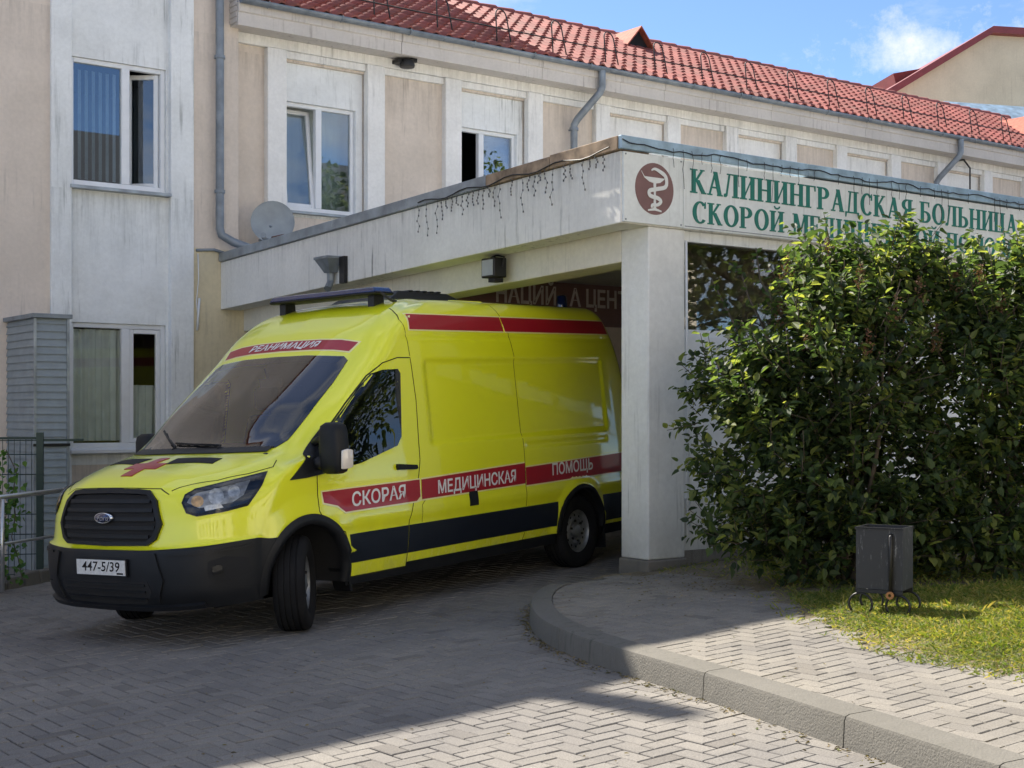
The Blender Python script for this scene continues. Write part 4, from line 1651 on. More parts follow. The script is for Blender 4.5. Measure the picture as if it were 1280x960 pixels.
def strip(name, kind, path, w, mat, off=.0012, parent=None, step=.03, out=0):
    """a narrow band along a path on the body"""
    p = densify(path, step, False)
    V, Ff = [], []
    for i, q in enumerate(p):
        a = p[max(i - 1, 0)]; b = p[min(i + 1, len(p) - 1)]
        tx, ty = b[0] - a[0], b[1] - a[1]
        L = math.hypot(tx, ty) or 1
        nx, ny = -ty / L * w / 2, tx / L * w / 2
        A, n1 = cast(kind, q[0] + nx, q[1] + ny, off)
        B, n2 = cast(kind, q[0] - nx, q[1] - ny, off)
        if out:
            V += [A, A + n1 * out, B + n2 * out, B]
        else:
            V += [A, B]
    k = 4 if out else 2
    for i in range(len(p) - 1):
        for j in range(k - 1):
            Ff.append((i * k + j, (i + 1) * k + j, (i + 1) * k + j + 1, i * k + j + 1))
    if out:
        Ff += [(0, 1, 2, 3), tuple((len(p) - 1) * k + j for j in (3, 2, 1, 0))]
    me = bpy.data.meshes.new(name)
    me.from_pydata([tuple(x) for x in V], [], Ff)
    me.materials.append(mat)
    bm = bmesh.new(); bm.from_mesh(me); bmesh.ops.recalc_face_normals(bm, faces=bm.faces); bm.to_mesh(me); bm.free()
    return link(name, me, parent or van)


def lettering(body, kind, x0, x1, base, cap, mat, parent=None, off=.0075, bow=0, rise=0, shear=0, bold=.02):
    """painted words fitted between x0 and x1"""
    me = text_mesh(body, 'LEFT', shear, bold)
    xs = [v.co.x for v in me.vertices]; ys = [v.co.y for v in me.vertices]
    bm = bmesh.new(); bm.from_mesh(me)
    k = (x1 - x0) / (max(xs) - min(xs))
    capu = .73
    mn = min(xs)
    for _ in range(3):
        ed = [e for e in bm.edges if e.calc_length() * abs(k) > .03]
        if not ed: break
        bmesh.ops.subdivide_edges(bm, edges=ed, cuts=1)
    bmesh.ops.triangulate(bm, faces=bm.faces)
    for v in bm.verts:
        a = x0 + (v.co.x - mn) * k
        b = base + v.co.y / capu * cap + rise * (a - x0) / (x1 - x0) - bow * a * a
        v.co = cast(kind, a, b, off)[0]
    bm.to_mesh(me); bm.free()
    me.materials.clear(); me.materials.append(mat)
    return link('lettering', me, parent or van)


def mir(p):
    """half outline (right half from bottom centre to top centre) -> whole outline"""
    return list(p) + [(-a, b) for a, b in reversed(p) if abs(a) > 1e-6]


# ---- outlines
WS = mir([(0, 1.335), (.35, 1.332), (.60, 1.325), (.735, 1.335), (.772, 1.385), (.775, 1.57), (.765, 1.8), (.735, 1.975), (.68, 2.01), (.35, 2.035), (0, 2.04)])
WSI = mir([(0, 1.385), (.35, 1.382), (.60, 1.375), (.70, 1.38), (.735, 1.42), (.737, 1.57), (.73, 1.8), (.705, 1.94), (.66, 1.965), (.35, 1.985), (0, 1.99)])
WIN = [(-1.215, 1.86), (-1.19, 1.895), (-1.0, 1.89), (-.87, 1.86), (-.73, 1.765), (-.55, 1.62), (-.335, 1.445), (-.225, 1.135), (-.63, 1.18), (-1.09, 1.29), (-1.15, 1.36)]
WINI = [(-1.185, 1.855), (-1.16, 1.865), (-1.0, 1.86), (-.885, 1.83), (-.75, 1.735), (-.575, 1.60), (-.365, 1.43), (-.275, 1.18), (-.63, 1.215), (-1.07, 1.32), (-1.125, 1.37)]
DOOR = [(-.135, 1.13), (-.125, .86), (-.20, .75), (-.40, .68), (-.46, .52), (-.47, .33), (-1.15, .33), (-1.16, .45), (-1.18, .69), (-1.31, 1.0), (-1.35, 1.16), (-1.38, 1.64), (-1.36, 1.985),
        (-1.2, 1.985), (-1.02, 1.945), (-.83, 1.845), (-.56, 1.64), (-.30, 1.42), (-.19, 1.22)]
WSD = [((a[0] + b[0]) / 2, (a[1] + b[1]) / 2) for a, b in zip(WS, WSI)]
WIND = [((a[0] + b[0]) / 2, (a[1] + b[1]) / 2) for a, b in zip(WIN, WINI)]
AF, RF = (-.02, .375), .425
AR, RR = (-3.75, .355), .40

# ---- the shell, cut into its panels
parts = {}


def panel_of(x, y, z, ri, ci):
    if ci < 4.6 and ri > 8.7 and ri < 11.4 and inside((y, z), WSD): return None
    if 3.6 < ci < 9 and abs(y) > .7:
        if inside((x, z), WIND): return None
        if math.hypot(x - AF[0], z - AF[1]) < RF or math.hypot(x - AR[0], z - AR[1]) < RR: return None
        if (abs(x - AF[0]) < RF and z < AF[1]) or (abs(x - AR[0]) < RR and z < AR[1]): return None
        if inside((x, z), DOOR): return 'door', y > 0
    if ci < 5.4 and ri < 3.5 and x > .2: return 'front_bumper', True
    if ci < 4.0 and 6.4 < ri < 9: return 'hood', True
    if ci > 10.6 and ri < 14: return 'rear_door', y > 0
    if ri < .8: return 'sill', True
    return 'body_shell', True


for sg in (1, -1):
    for i in range(NR - 1):
        for j in range(NC - 1):
            c = (BODY[i, j] + BODY[i + 1, j] + BODY[i, j + 1] + BODY[i + 1, j + 1]) / 4
            key = panel_of(c[0], sg * c[1], c[2], (ridx[i] + ridx[i + 1]) / 2, (cidx[j] + cidx[j + 1]) / 2)
            if key is None: continue
            parts.setdefault(key, []).append((sg, i, j))
door_ob = {}
for key, quads in parts.items():
    idm, V, Ff = {}, [], []

    def vid(sg, i, j):
        p = BODY[i, j]
        k = (round(p[0], 4), round(sg * p[1], 4), round(p[2], 4))
        if k not in idm:
            idm[k] = len(V); V.append(k)
        return idm[k]
    for sg, i, j in quads:
        q = [vid(sg, i, j), vid(sg, i, j + 1), vid(sg, i + 1, j + 1), vid(sg, i + 1, j)]
        q2 = []
        for a in q:
            if a not in q2: q2.append(a)
        if len(q2) < 3: continue
        Ff.append(tuple(q2 if sg > 0 else q2[::-1]))
    mat = {'front_bumper': M['plastic'], 'sill': M['plastic']}.get(key[0], M['yellow'])
    o = raw(key[0], V, Ff, mat, van, True)
    if key[0] == 'front_bumper': o.data.set_sharp_from_angle(angle=rad(40))
    if key[0] == 'door': door_ob[key[1]] = o

# ---- glazing
ws = patch('windscreen', 'F', WS, M['vglass'], .004, .06, skirt=0)
patch('frit_border', 'F', WS, M['gloss_black'], .002, .05, ws, .01, hole=WSI)
for kind, side in (('L', True), ('R', False)):
    d = door_ob[side]
    patch('door_window', kind, WIN, M['dglass'] if side else M['clear'], .003, .06, d, 0)
    patch('window_frame', kind, WIN, M['gloss_black'], .0015, .04, d, .01, hole=WINI)
    patch('mirror_base', kind, [(.15, 1.105), (-.02, 1.11), (-.222, 1.13), (-.338, 1.45), (-.30, 1.45), (-.10, 1.29)], M['plastic'], .012, .025, d, .02)
    patch('door_handle', kind, [(-1.04, 1.125), (-1.05, 1.145), (-1.28, 1.125), (-1.29, 1.10), (-1.27, 1.09), (-1.05, 1.10)], M['plastic'], .028, .03, d, .03)
    # livery
    if side:
        patch('stripe', kind, [(-.165, 1.005), (-1.335, 1.015), (-1.345, .835), (-1.29, .825), (-.42, .815), (-.33, .87), (-.17, .905)], M['cream_line'], .003, .035, d, .005)
        patch('stripe', kind, [(-.178, .995), (-1.325, 1.005), (-1.33, .87), (-1.28, .837), (-.425, .827), (-.34, .882), (-.185, .915)], M['red'], .0045, .035, d, .005)
    for a, b in ((-1.352, -2.83), (-2.846, -4.70)):
        patch('stripe', kind, [(a, 1.015), (b, 1.055), (b, .85), (a, .832)], M['cream_line'], .003, .035, None, .005)
        patch('stripe', kind, [(a, 1.003), (b, 1.043), (b, .862), (a, .844)], M['red'], .0045, .035, None, .005)
    for a, b in ((-1.335, -2.72), (-2.735, -4.53)):
        patch('stripe', kind, [(a - .09, 2.352), (b, 2.352), (b - .01, 2.205), (a - .06, 2.205)] if a > -2 else [(a, 2.352), (b, 2.352), (b - .03, 2.205), (a - .02, 2.205)], M['cream_line'], .003, .035, None, .005)
        patch('stripe', kind, [(a - .105, 2.342), (b, 2.342), (b - .01, 2.216), (a - .075, 2.216)] if a > -2 else [(a, 2.342), (b + .015, 2.342), (b - .015, 2.216), (a - .02, 2.216)], M['red'], .0045, .035, None, .005)
    patch('side_band', kind, [(-.455, .655), (-1.172, .655), (-1.152, .435), (-.475, .435)], M['band'], .003, .08, d, .006)
    patch('side_band', kind, [(-1.185, .655), (-3.36, .655), (-3.315, .435), (-1.165, .435)], M['band'], .003, .08, None, .006)
    patch('side_band', kind, [(-4.16, .655), (-4.70, .655), (-4.70, .40), (-4.14, .40)], M['band'], .003, .08, None, .006)
    strip('panel_gap', kind, DOOR + DOOR[:1], .009, M['seamdark'])
    strip('panel_gap', kind, [(-2.70, 2.46), (-2.80, 2.2), (-2.838, 2.0), (-2.838, .66)], .007, M['seamdark'])
    strip('panel_gap', kind, [(-2.82, .43), (-2.76, .31)], .007, M['seamdark'])
    strip('panel_gap', kind, [(-1.36, 2.0), (-1.35, 2.3), (-1.42, 2.40)], .006, M['seamdark'])
    strip('panel_gap', kind, [(-4.60, 2.35), (-4.70, 1.95), (-4.735, 1.2), (-4.735, .45)], .007, M['seamdark'])
    strip('panel_gap', kind, [(-1.40, .84), (-1.345, .80), (-1.345, .66)], .005, M['seamdark'])
    patch('fuel_flap', kind, [(-1.985, .855), (-2.105, .855), (-2.105, .735), (-1.985, .735)], M['plastic'], .006, .04, None, .01)
    # wheel arch trims and liners
    for (ax, az), r0, r1, a0, a1 in ((AF, .40, .475, -8, 190), (AR, .385, .435, 0, 180)):
        th = [rad(a0 + (a1 - a0) * k / 40) for k in range(41)]
        outer = [(ax + r1 * math.cos(t_), az + r1 * math.sin(t_)) for t_ in th]
        inner = [(ax + r0 * math.cos(t_), az + r0 * math.sin(t_)) for t_ in th]
        V, Ff = [], []
        sy = 1 if kind == 'L' else -1
        for (p, q) in zip(outer, inner):
            A, n1 = cast(kind, p[0], p[1], .002)
            yb = cast(kind, ax + (p[0] - ax) * 1.0, p[1], .014)[0].y
            m_ = Vector((p[0] * .5 + q[0] * .5, yb + sy * .004, p[1] * .5 + q[1] * .5))
            B = Vector((q[0], yb, q[1]))
            C = Vector((q[0], yb - sy * .06, q[1]))
            V += [A, m_, B, C]
        for k in range(40):
            for j in range(3): Ff.append((k * 4 + j, (k + 1) * 4 + j, (k + 1) * 4 + j + 1, k * 4 + j + 1))
        o = raw('wheel_arch_trim', V, Ff, M['plastic'], van)
        V, Ff = [], []
        for t_ in th:
            for yy in (.975, .45): V.append((ax + (r0 + .03) * math.cos(t_), sy * yy, az + (r0 + .03) * math.sin(t_)))
        Ff = [(2 * k, 2 * k + 1, 2 * k + 3, 2 * k + 2) for k in range(40)]
        b = len(V)
        V += [(ax, sy * .45, az), (ax - r0 - .03, sy * .45, .2), (ax + r0 + .03, sy * .45, .2)]
        Ff += [(2 * k + 1, b, 2 * k + 3) for k in range(40)] + [(81, b, b + 1), (b, b + 1, b + 2), (b, b + 2, 1)]
        raw('wheel_arch_liner', V, Ff, M['dark'], van)

lettering('СКОРАЯ', 'L', -.50, -1.14, .862, .105, M['white_film'], door_ob[True], rise=.012)
lettering('МЕДИЦИНСКАЯ', 'L', -1.56, -2.68, .875, .105, M['white_film'], rise=.015)
lettering('ПОМОЩЬ', 'L', -3.27, -3.98, .905, .105, M['white_film'], rise=.01)

# forehead stripe with its word
FS = mir([(0, 2.075), (.35, 2.07), (.55, 2.058), (.705, 2.035), (.735, 2.125), (.56, 2.155), (.35, 2.168), (0, 2.175)])
patch('stripe', 'F', FS, M['cream_line'], .003, .035, None, .005)
FS2 = mir([(0, 2.085), (.35, 2.08), (.55, 2.068), (.69, 2.048), (.715, 2.118), (.56, 2.145), (.35, 2.158), (0, 2.165)])
patch('stripe', 'F', FS2, M['red'], .0045, .035, None, .005)
lettering('РЕАНИМАЦИЯ', 'F', -.38, .38, 2.10, .050, M['white_film'], shear=.12, off=.010, bow=.05)

# bonnet: gaps, vents, cross
for sg in (1, -1):
    patch('hood_vent', 'T', [(.40, sg * .14), (.335, sg * .53), (.455, sg * .555), (.545, sg * .17)], M['dark'], .004, .03, None, .006)
    k = 'Q' if sg > 0 else 'QR'
    strip('panel_gap', 'T', [(.12, sg * .86), (.20, sg * .90), (.40, sg * .845), (.60, sg * .755), (.76, sg * .62), (.84, sg * .55)], .007, M['seamdark'])
    strip('panel_gap', 'F', [(sg * .545, 1.06), (sg * .46, 1.10), (sg * .2, 1.107), (0, 1.108)], .006, M['seamdark'])
cross = [(.77, -.06), (.77, .06), (.645, .055), (.645, .17), (.53, .165), (.53, .05), (.40, .05), (.40, -.05), (.53, -.05), (.53, -.165), (.645, -.17), (.645, -.055)]
patch('red_cross', 'T', cross, M['red'], .005, .03, None, .004)

# grille
GR = mir([(0, .705), (.42, .712), (.49, .755), (.535, .86), (.475, 1.02), (.40, 1.082), (.30, 1.09), (0, 1.095)])
GRI = mir([(0, .735), (.41, .742), (.465, .78), (.50, .865), (.445, 1.005), (.385, 1.055), (.29, 1.062), (0, 1.067)])
grille = patch('grille', 'F', GR, M['dark'], .003, .05, None, .008)
patch('grille_frame', 'F', GR, M['plastic'], .024, .04, grille, .03, hole=GRI)
for z_, w_ in ((.775, .43), (.835, .475), (.895, .475), (.955, .45), (1.015, .42)):
    strip('grille_slat', 'F', [(-w_, z_), (w_, z_)], .026, M['plastic'], .004, grille, .05, .014)
bc, bn = cast('F', -.0, .90, .03)
bd = empty_dummy = None
mb = MB()
mb.lathe([(0, .001), (.004, .075), (.007, .083), (.004, .092), (-.02, .092)], (0, 0, 0), (1, 0, 0), (0, 0, 1), 40)
badge = mb.build('badge', M['chrome'], grille, smooth=True)
badge.location = bc; badge.scale = (1, 1, .42)
mb = MB(); mb.lathe([(.0065, .001), (.0065, .078), (.003, .079)], (0, 0, 0), (1, 0, 0), (0, 0, 1), 40)
b2 = mb.build('badge_face', M['bluelens'], grille, smooth=True)
b2.location = bc + Vector((.002, 0, 0)); b2.scale = (1, 1, .42)
me = text_mesh('Ford', 'CENTER', .35, .01)
me.transform(Matrix(((0, 0, 1, 0), (.065, 0, 0, 0), (0, .052, 0, -.017), (0, 0, 0, 1))))
me.materials.append(M['chrome'])
o = link('badge_lettering', me, grille); o.location = bc + Vector((.0105, 0, 0))

# headlamps
HL = [(-.138, 1.0), (-.115, 1.055), (-.045, 1.09), (.205, 1.135), (.455, 1.178), (.41, 1.085), (.308, .955), (.145, .925), (-.04, .905), (-.11, .93)]
HLI = [(-.118, 1.0), (-.10, 1.043), (-.04, 1.073), (.205, 1.118), (.415, 1.152), (.385, 1.08), (.295, .972), (.145, .943), (-.035, .924), (-.095, .942)]
for k in ('Q', 'QR'):
    hl = patch('headlamp', k, HL, M['gloss_black'], .006, .025, None, .01)
    circ = lambda x, z, r, sq=1: [(x + r * math.cos(2 * PI * i / 18), z + r * sq * math.sin(2 * PI * i / 18)) for i in range(18)]
    patch('lamp_trim', k, [(-.10, 1.0), (-.08, 1.035), (-.03, 1.06), (.20, 1.10), (.33, 1.125), (.28, 1.03), (.20, .985), (-.02, .96)], M['lamp_grey'], .008, .02, hl, .004)
    patch('indicator', k, circ(-.03, 1.005, .042, .9), M['amber'], .011, .02, hl, .006)
    patch('reflector', k, circ(.095, 1.03, .052), M['lampchrome'], .011, .02, hl, .006)
    patch('reflector', k, [(.01, .972), (.12, .985), (.14, .955), (.02, .938)], M['lampchrome'], .011, .02, hl, .006)
    patch('reflector', k, circ(.215, 1.055, .04), M['lampchrome'], .011, .02, hl, .006)
    patch('lens', k, HLI, M['lens'], .019, .03, hl, 0)
    # bumper pockets
    patch('bumper_pocket', k, [(.02, .48), (.02, .60), (.14, .63), (.30, .60), (.31, .50), (.14, .45)], M['dark'], .003, .05, None, .004)
    fl_ = patch('fog_lamp', k, [(.05, .51), (.05, .56), (.085, .575), (.115, .56), (.115, .51), (.085, .495)], M['lens'], .012, .02, None, .012)
patch('air_intake', 'F', mir([(0, .30), (.40, .31), (.47, .40), (.44, .47), (0, .475)]), M['dark'], .003, .06, None, .004)
for z_ in (.35, .40, .445):
    strip('intake_slat', 'F', [(-.42, z_), (.42, z_)], .014, M['plastic'], .003, None, .06, .01)
for sg in (1, -1):
    strip('bumper_crease', 'F', [(sg * .50, .66), (sg * .56, .48), (sg * .5, .33)], .03, M['plastic'], .001, None, .05, .014)
for sg in (1, -1):
    strip('bumper_lip', 'F', [(0, .285), (sg * .4, .288), (sg * .62, .295), (sg * .80, .31)], .03, M['plastic'], .001, None, .05, .03)
    k = 'Q' if sg > 0 else 'QR'
    strip('bumper_crease', k, [(-.2, .44), (0, .43), (.2, .41), (.38, .40)], .012, M['dark'], .002, None, .04)
    strip('bumper_crease', k, [(-.25, .655), (0, .66), (.2, .675), (.34, .69)], .016, M['plastic'], .001, None, .04, .010)
# number plate
pc, pn = cast('F', .01, .563, .012)
mb = MB(); mb.box(-.012, .0, -.268, .268, -.062, .062); pl = mb.build('number_plate', M['plastic'], van)
pl.location = pc
mb = MB(); mb.box(.0005, .004, -.258, .258, -.053, .053); o = mb.build('plate_face', plain('plate_white', (.62, .62, .60), .5, var=.15, scale=40), pl)
me = text_mesh('447-5/39', 'CENTER', .1, .012)
me.transform(Matrix(((0, 0, 1, .0045), (.112, 0, 0, 0), (0, .095, 0, -.026), (0, 0, 0, 1))))
me.materials.append(M['gloss_black'])
link('plate_lettering', me, pl)
mb = MB(); mb.box(.0042, .005, .17, .235, -.046, -.034); mb.build('plate_mark', M['gloss_black'], pl)

# wipers
for p, q in (((.30, 1.35), (-.22, 1.375)), ((-.18, 1.35), (-.58, 1.47))):
    a = [cast('F', p[0] + (q[0] - p[0]) * k / 8, p[1] + (q[1] - p[1]) * k / 8, .02)[0] for k in range(9)]
    mb = MB(); mb.tube(a, .009, 6); mb.tube([a[0] + Vector((.05, 0, -.04)), a[0], a[3] + Vector((.012, 0, .004))], .008, 6)
    mb.build('wiper', M['plastic'], van)
mb = MB()
for sg in (1,):
    strip('cowl_trim', 'F', [(-.72, 1.326), (-.35, 1.328), (0, 1.331), (.35, 1.328), (.72, 1.326)], .035, M['plastic'], .002, None, .05, .006)

# mirrors
for sg in (1, -1):
    d = door_ob[sg > 0]
    mb = MB()
    cx, cy, cz_ = (-.16, 1.165, 1.32) if sg > 0 else (-.36, 1.06, 1.28)
    prof = [(-.19, .55), (-.175, .82), (-.12, .97), (.0, 1), (.12, .95), (.16, .85), (.185, .5)]
    V, Ff = [], []
    n = 20
    for z_, k in prof:
        for i in range(n):
            t_ = 2 * PI * i / n
            ct, st = math.cos(t_), math.sin(t_)
            e = .55
            V.append((cx + .078 * k * math.copysign(abs(ct) ** e, ct), sg * (cy + .105 * k * math.copysign(abs(st) ** e, st)), cz_ + z_))
    m_ = len(prof)
    Ff = [(i * n + j, i * n + (j + 1) % n, (i + 1) * n + (j + 1) % n, (i + 1) * n + j) for i in range(m_ - 1) for j in range(n)]
    Ff += [tuple(range(n)), tuple((m_ - 1) * n + j for j in range(n))]
    mb.add(V, Ff)
    mir_o = mb.build('mirror', M['plastic'], d, smooth=True, angle=45)
    mb = MB(); mb.tube([(cx + .02, sg * (cy - .08), 1.22), (cx + .02, sg * .985, 1.20)], .05, 8); mb.tube([(cx, sg * (cy - .08), 1.40), (cx - .04, sg * .94, 1.36)], .03, 8)
    mb.build('mirror_arm', M['plastic'], d, smooth=True)
    mb = MB()
    mb.add([(cx + .055, sg * (cy + .112), cz_ - .155), (cx + .01, sg * (cy + .128), cz_ - .155), (cx - .05, sg * (cy + .125), cz_ - .145), (cx - .05, sg * (cy + .132), cz_ - .02), (cx + .01, sg * (cy + .136), cz_ - .01), (cx + .055, sg * (cy + .122), cz_ - .02)],
           [(0, 1, 4, 5), (1, 2, 3, 4)])
    o = mb.build('mirror_indicator', plain('clear_indicator', (.72, .66, .58), .2, coat=1, var=.1), d, smooth=True)
    md = o.modifiers.new('t', 'SOLIDIFY'); md.thickness = .025; md.offset = 0
    bv = o.modifiers.new('b', 'BEVEL'); bv.width = .008; bv.segments = 2

# ---- wheels
def wheel(loc, sgn, steer=0):
    tyre = MB()
    R, W = .345, .115
    prof = [(-W * .75, .20), (-W * .98, .235), (-W * 1.02, .285), (-W * .93, .325), (-W * .80, .338)]
    grooves = [-.062, -.022, .022, .062]
    for g in grooves: prof += [(g - .006, R), (g - .005, R - .009), (g + .005, R - .009), (g + .006, R)]
    prof += [(W * .80, .338), (W * .93, .325), (W * 1.02, .285), (W * .98, .235), (W * .75, .20)]
    tyre.lathe(prof, (0, 0, 0), (0, 1, 0), (0, 0, 1), 56)
    w = tyre.build('wheel', M['rubber'], van, smooth=True, angle=35)
    w.location = loc
    w.rotation_euler = (0, 0, steer)
    rim = MB()
    s_ = sgn
    rim.lathe([(-.08 * s_, .19), (.06 * s_, .19), (.088 * s_, .205), (.095 * s_, .213), (.09 * s_, .218), (.075 * s_, .205)], (0, 0, 0), (0, 1, 0), (0, 0, 1), 40)
    rim.lathe([(.05 * s_, .19), (.03 * s_, .165), (.055 * s_, .14), (.07 * s_, .115), (.06 * s_, .085), (.04 * s_, .075), (.05 * s_, .06), (.085 * s_, .055), (.09 * s_, .03), (.09 * s_, .001)], (0, 0, 0), (0, 1, 0), (0, 0, 1), 40)
    rim.build('rim', M['rimsteel'], w, smooth=True, angle=35)
    for k in range(12):
        t_ = 2 * PI * k / 12
        h = MB()
        h.lathe([(.0, .013), (.003, .0005)], (.148 * math.sin(t_), s_ * .0555, .148 * math.cos(t_)), (0, s_, 0), (0, 0, 1), 10)
        h.build('rim_hole', M['dark'], w)
    for k in range(6):
        t_ = 2 * PI * k / 6 + .2
        h = MB()
        h.lathe([(-.02, .013), (.016, .012), (.018, .0005)], (.098 * math.sin(t_), s_ * .066, .098 * math.cos(t_)), (0, s_, 0), (0, 0, 1), 6)
        h.build('wheel_nut', M['black_metal'], w)
    return w


wheel((0, .865, .345), 1, rad(35))
wheel((0, -.865, .345), -1, rad(33))
wheel((-3.75, .875, .345), 1)
wheel((-3.75, -.875, .345), -1)
mb = MB()
mb.box(-4.6, -4.2, -.9, .9, .30, .52); mb.box(-3.3, -.5, -.85, .85, .30, .50); mb.box(.45, .85, -.75, .75, .30, .6); mb.box(-4.3, .5, -.42, .42, .27, .6)
mb.box(-3.81, -3.69, -.8, .8, .29, .41); mb.box(-.06, .06, -.6, .6, .27, .36)
mb.build('underbody', M['dark'], van)
mb = MB(); mb.tube([(-3.2, .72, .32), (-3.0, .80, .28), (-2.7, .80, .28)], .035, 8); mb.build('exhaust', M['rimsteel'], van)
mb = MB()
mb.prism([(-.50, .80, .22), (-.50, .96, .22), (-.44, .985, .40), (-.44, .80, .40)], (-.03, 0, 0)); mb.build('mud_flap', M['plastic'], van)
mb = MB()
mb.prism([(-4.2, .75, .14), (-4.2, .98, .14), (-4.2, .98, .42), (-4.2, .75, .42)], (-.015, 0, 0)); mb.build('mud_flap', M['plastic'], van)

# ---- cab interior
mb = MB()
mb.hexa([(.14, -.82, .9), (.14, .82, .9), (-.35, .82, .9), (-.35, -.82, .9), (.12, -.76, 1.31), (.12, .76, 1.31), (-.30, .80, 1.24), (-.30, -.80, 1.24)])
mb.build('dashboard', M['dash'], van, bevel=.03)
mb = MB(); mb.box(-1.62, -1.58, -.86, .86, .5, 2.25); mb.box(-1.57, -.5, -.86, .86, .48, .52)
mb.build('bulkhead', M['dash'], van)
for y in (.46, -.30, -.62):
    mb = MB()
    mb.hexa([(-1.05, y - .23, .85), (-1.05, y + .23, .85), (-1.2, y + .23, .85), (-1.2, y - .23, .85), (-1.25, y - .19, 1.58), (-1.25, y + .19, 1.58), (-1.36, y + .19, 1.58), (-1.36, y - .19, 1.58)])
    mb.box(-1.1, -.6, y - .23, y + .23, .78, .92)
    mb.box(-1.36, -1.26, y - .12, y + .12, 1.62, 1.82)
    mb.build('seat', M['seat'], van, bevel=.04)
mb = MB()
tor = []
for k in range(25):
    t_ = 2 * PI * k / 24
    tor.append((-.46 + .19 * math.sin(t_) * -.45, .42 + .19 * math.cos(t_), 1.26 + .19 * math.sin(t_) * .89))
mb.tube(tor, .017, 8); mb.tube([(-.25, .42, 1.12), (-.46, .42, 1.26)], .035, 8); mb.tube([(-.46, .23, 1.26), (-.46, .61, 1.26)], .02, 6)
mb.build('steering_wheel', M['dash'], van, smooth=True)
ib = cast('F', 0, 1.93, -.02)[0]
mb = MB(); mb.hexa([(ib.x - .05, -.1, 1.80), (ib.x - .05, .12, 1.80), (ib.x - .075, .12, 1.80), (ib.x - .075, -.1, 1.80), (ib.x - .05, -.11, 1.87), (ib.x - .05, .13, 1.87), (ib.x - .08, .13, 1.87), (ib.x - .08, -.11, 1.87)])
mb.tube([(ib.x - .04, 0, 1.87), (ib.x - .02, 0, 1.95)], .012, 6)
mb.build('rear_view_mirror', M['dash'], van)

# ---- roof equipment
mb = MB()
lbx, lbz = -1.50, 2.545
mb.hexa([(lbx + .12, -.59, lbz - .02), (lbx + .12, .59, lbz - .02), (lbx - .12, .59, lbz - .02), (lbx - .12, -.59, lbz - .02),
         (lbx + .13, -.60, lbz), (lbx + .13, .60, lbz), (lbx - .13, .60, lbz), (lbx - .13, -.60, lbz)])
bar = mb.build('light_bar', M['black_metal'], van, bevel=.008)
mb = MB()
mb.hexa([(lbx + .13, -.60, lbz + .001), (lbx + .13, .60, lbz + .001), (lbx - .13, .60, lbz + .001), (lbx - .13, -.60, lbz + .001),
         (lbx + .10, -.57, lbz + .045), (lbx + .10, .57, lbz + .045), (lbx - .10, .57, lbz + .045), (lbx - .10, -.57, lbz + .045)])
mb.build('lens', M['bluelens'], bar, bevel=.012)
for y in (-.5, .5):
    mb = MB(); mb.hexa([(lbx + .07, y - .03, 2.40), (lbx + .07, y + .03, 2.40), (lbx - .07, y + .03, 2.43), (lbx - .07, y - .03, 2.43), (lbx + .06, y - .035, lbz - .021), (lbx + .06, y + .035, lbz - .021), (lbx - .06, y + .035, lbz - .021), (lbx - .06, y - .035, lbz - .021)])
    mb.build('foot', M['black_metal'], bar)
mb = MB(); mb.tube([(lbx, .52, 2.55), (lbx + .05, .60, 2.54), (lbx - .02, .64, 2.48), (lbx - .15, .6, 2.47)], .012, 6); mb.build('cable', M['wire'], van)
mb = MB(); mb.tube([(-1.52, .45, 2.44), (-1.30, .50, 2.36)], .010, 6); mb.build('antenna', M['plastic'], van)
mb = MB()
mb.hexa([(-1.85, -.35, 2.51), (-1.85, .35, 2.51), (-2.9, .35, 2.53), (-2.9, -.35, 2.53), (-2.05, -.30, 2.605), (-2.05, .30, 2.605), (-2.75, .30, 2.60), (-2.75, -.30, 2.60)])
for k in range(5): mb.box(-2.25 - k * .1, -2.20 - k * .1, -.31, .31, 2.60, 2.615)
mb.build('roof_air_conditioner', M['plastic'], van, bevel=.02)
mb = MB(); mb.tube([(-2.71, .70, 2.478), (-2.71, .25, 2.532), (-2.71, -.25, 2.532), (-2.71, -.7, 2.478)], .02, 8); mb.build('roof_joint', M['yellow'], van, smooth=True)
mb = MB(); mb.lathe([(-.04, .055), (.0, .055), (.09, .05), (.105, .04), (.11, .001)], (-4.45, .45, 2.53), (0, 0, 1), (1, 0, 0), 18); mb.build('beacon', M['bluelens'], van, smooth=True, angle=50)


# ================================================================== shrubs
M['bark'] = plain('shrub_bark', (.09, .07, .05), .9, var=.3, scale=20, bump=.3)
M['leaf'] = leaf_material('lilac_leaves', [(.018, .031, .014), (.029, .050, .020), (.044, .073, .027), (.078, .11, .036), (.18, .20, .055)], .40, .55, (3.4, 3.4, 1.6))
M['seed'] = leaf_material('dry_panicle', [(.09, .045, .03), (.15, .08, .05), (.20, .12, .08)], .2, .8)


def leaf_geo(V, Fc, p, d, nrm, L, w, fold):
    """heart-shaped leaf folded along its midrib"""
    d = d.normalized()
    sd_ = d.cross(nrm)
    if sd_.length < 1e-4: return
    sd_.normalize()
    n = sd_.cross(d)
    b = len(V)
    tip = p + d * L - n * L * .12
    V += [p, p + d * L * .12 + sd_ * w * .75 + n * fold, p + d * L * .42 + sd_ * w + n * fold * 1.2, p + d * L * .75 + sd_ * w * .5 + n * fold * .4, tip,
          p + d * L * .75 - sd_ * w * .5 + n * fold * .4, p + d * L * .42 - sd_ * w + n * fold * 1.2, p + d * L * .12 - sd_ * w * .75 + n * fold]
    Fc += [(b, b + 1, b + 2, b + 3, b + 4), (b, b + 4, b + 5, b + 6, b + 7)]


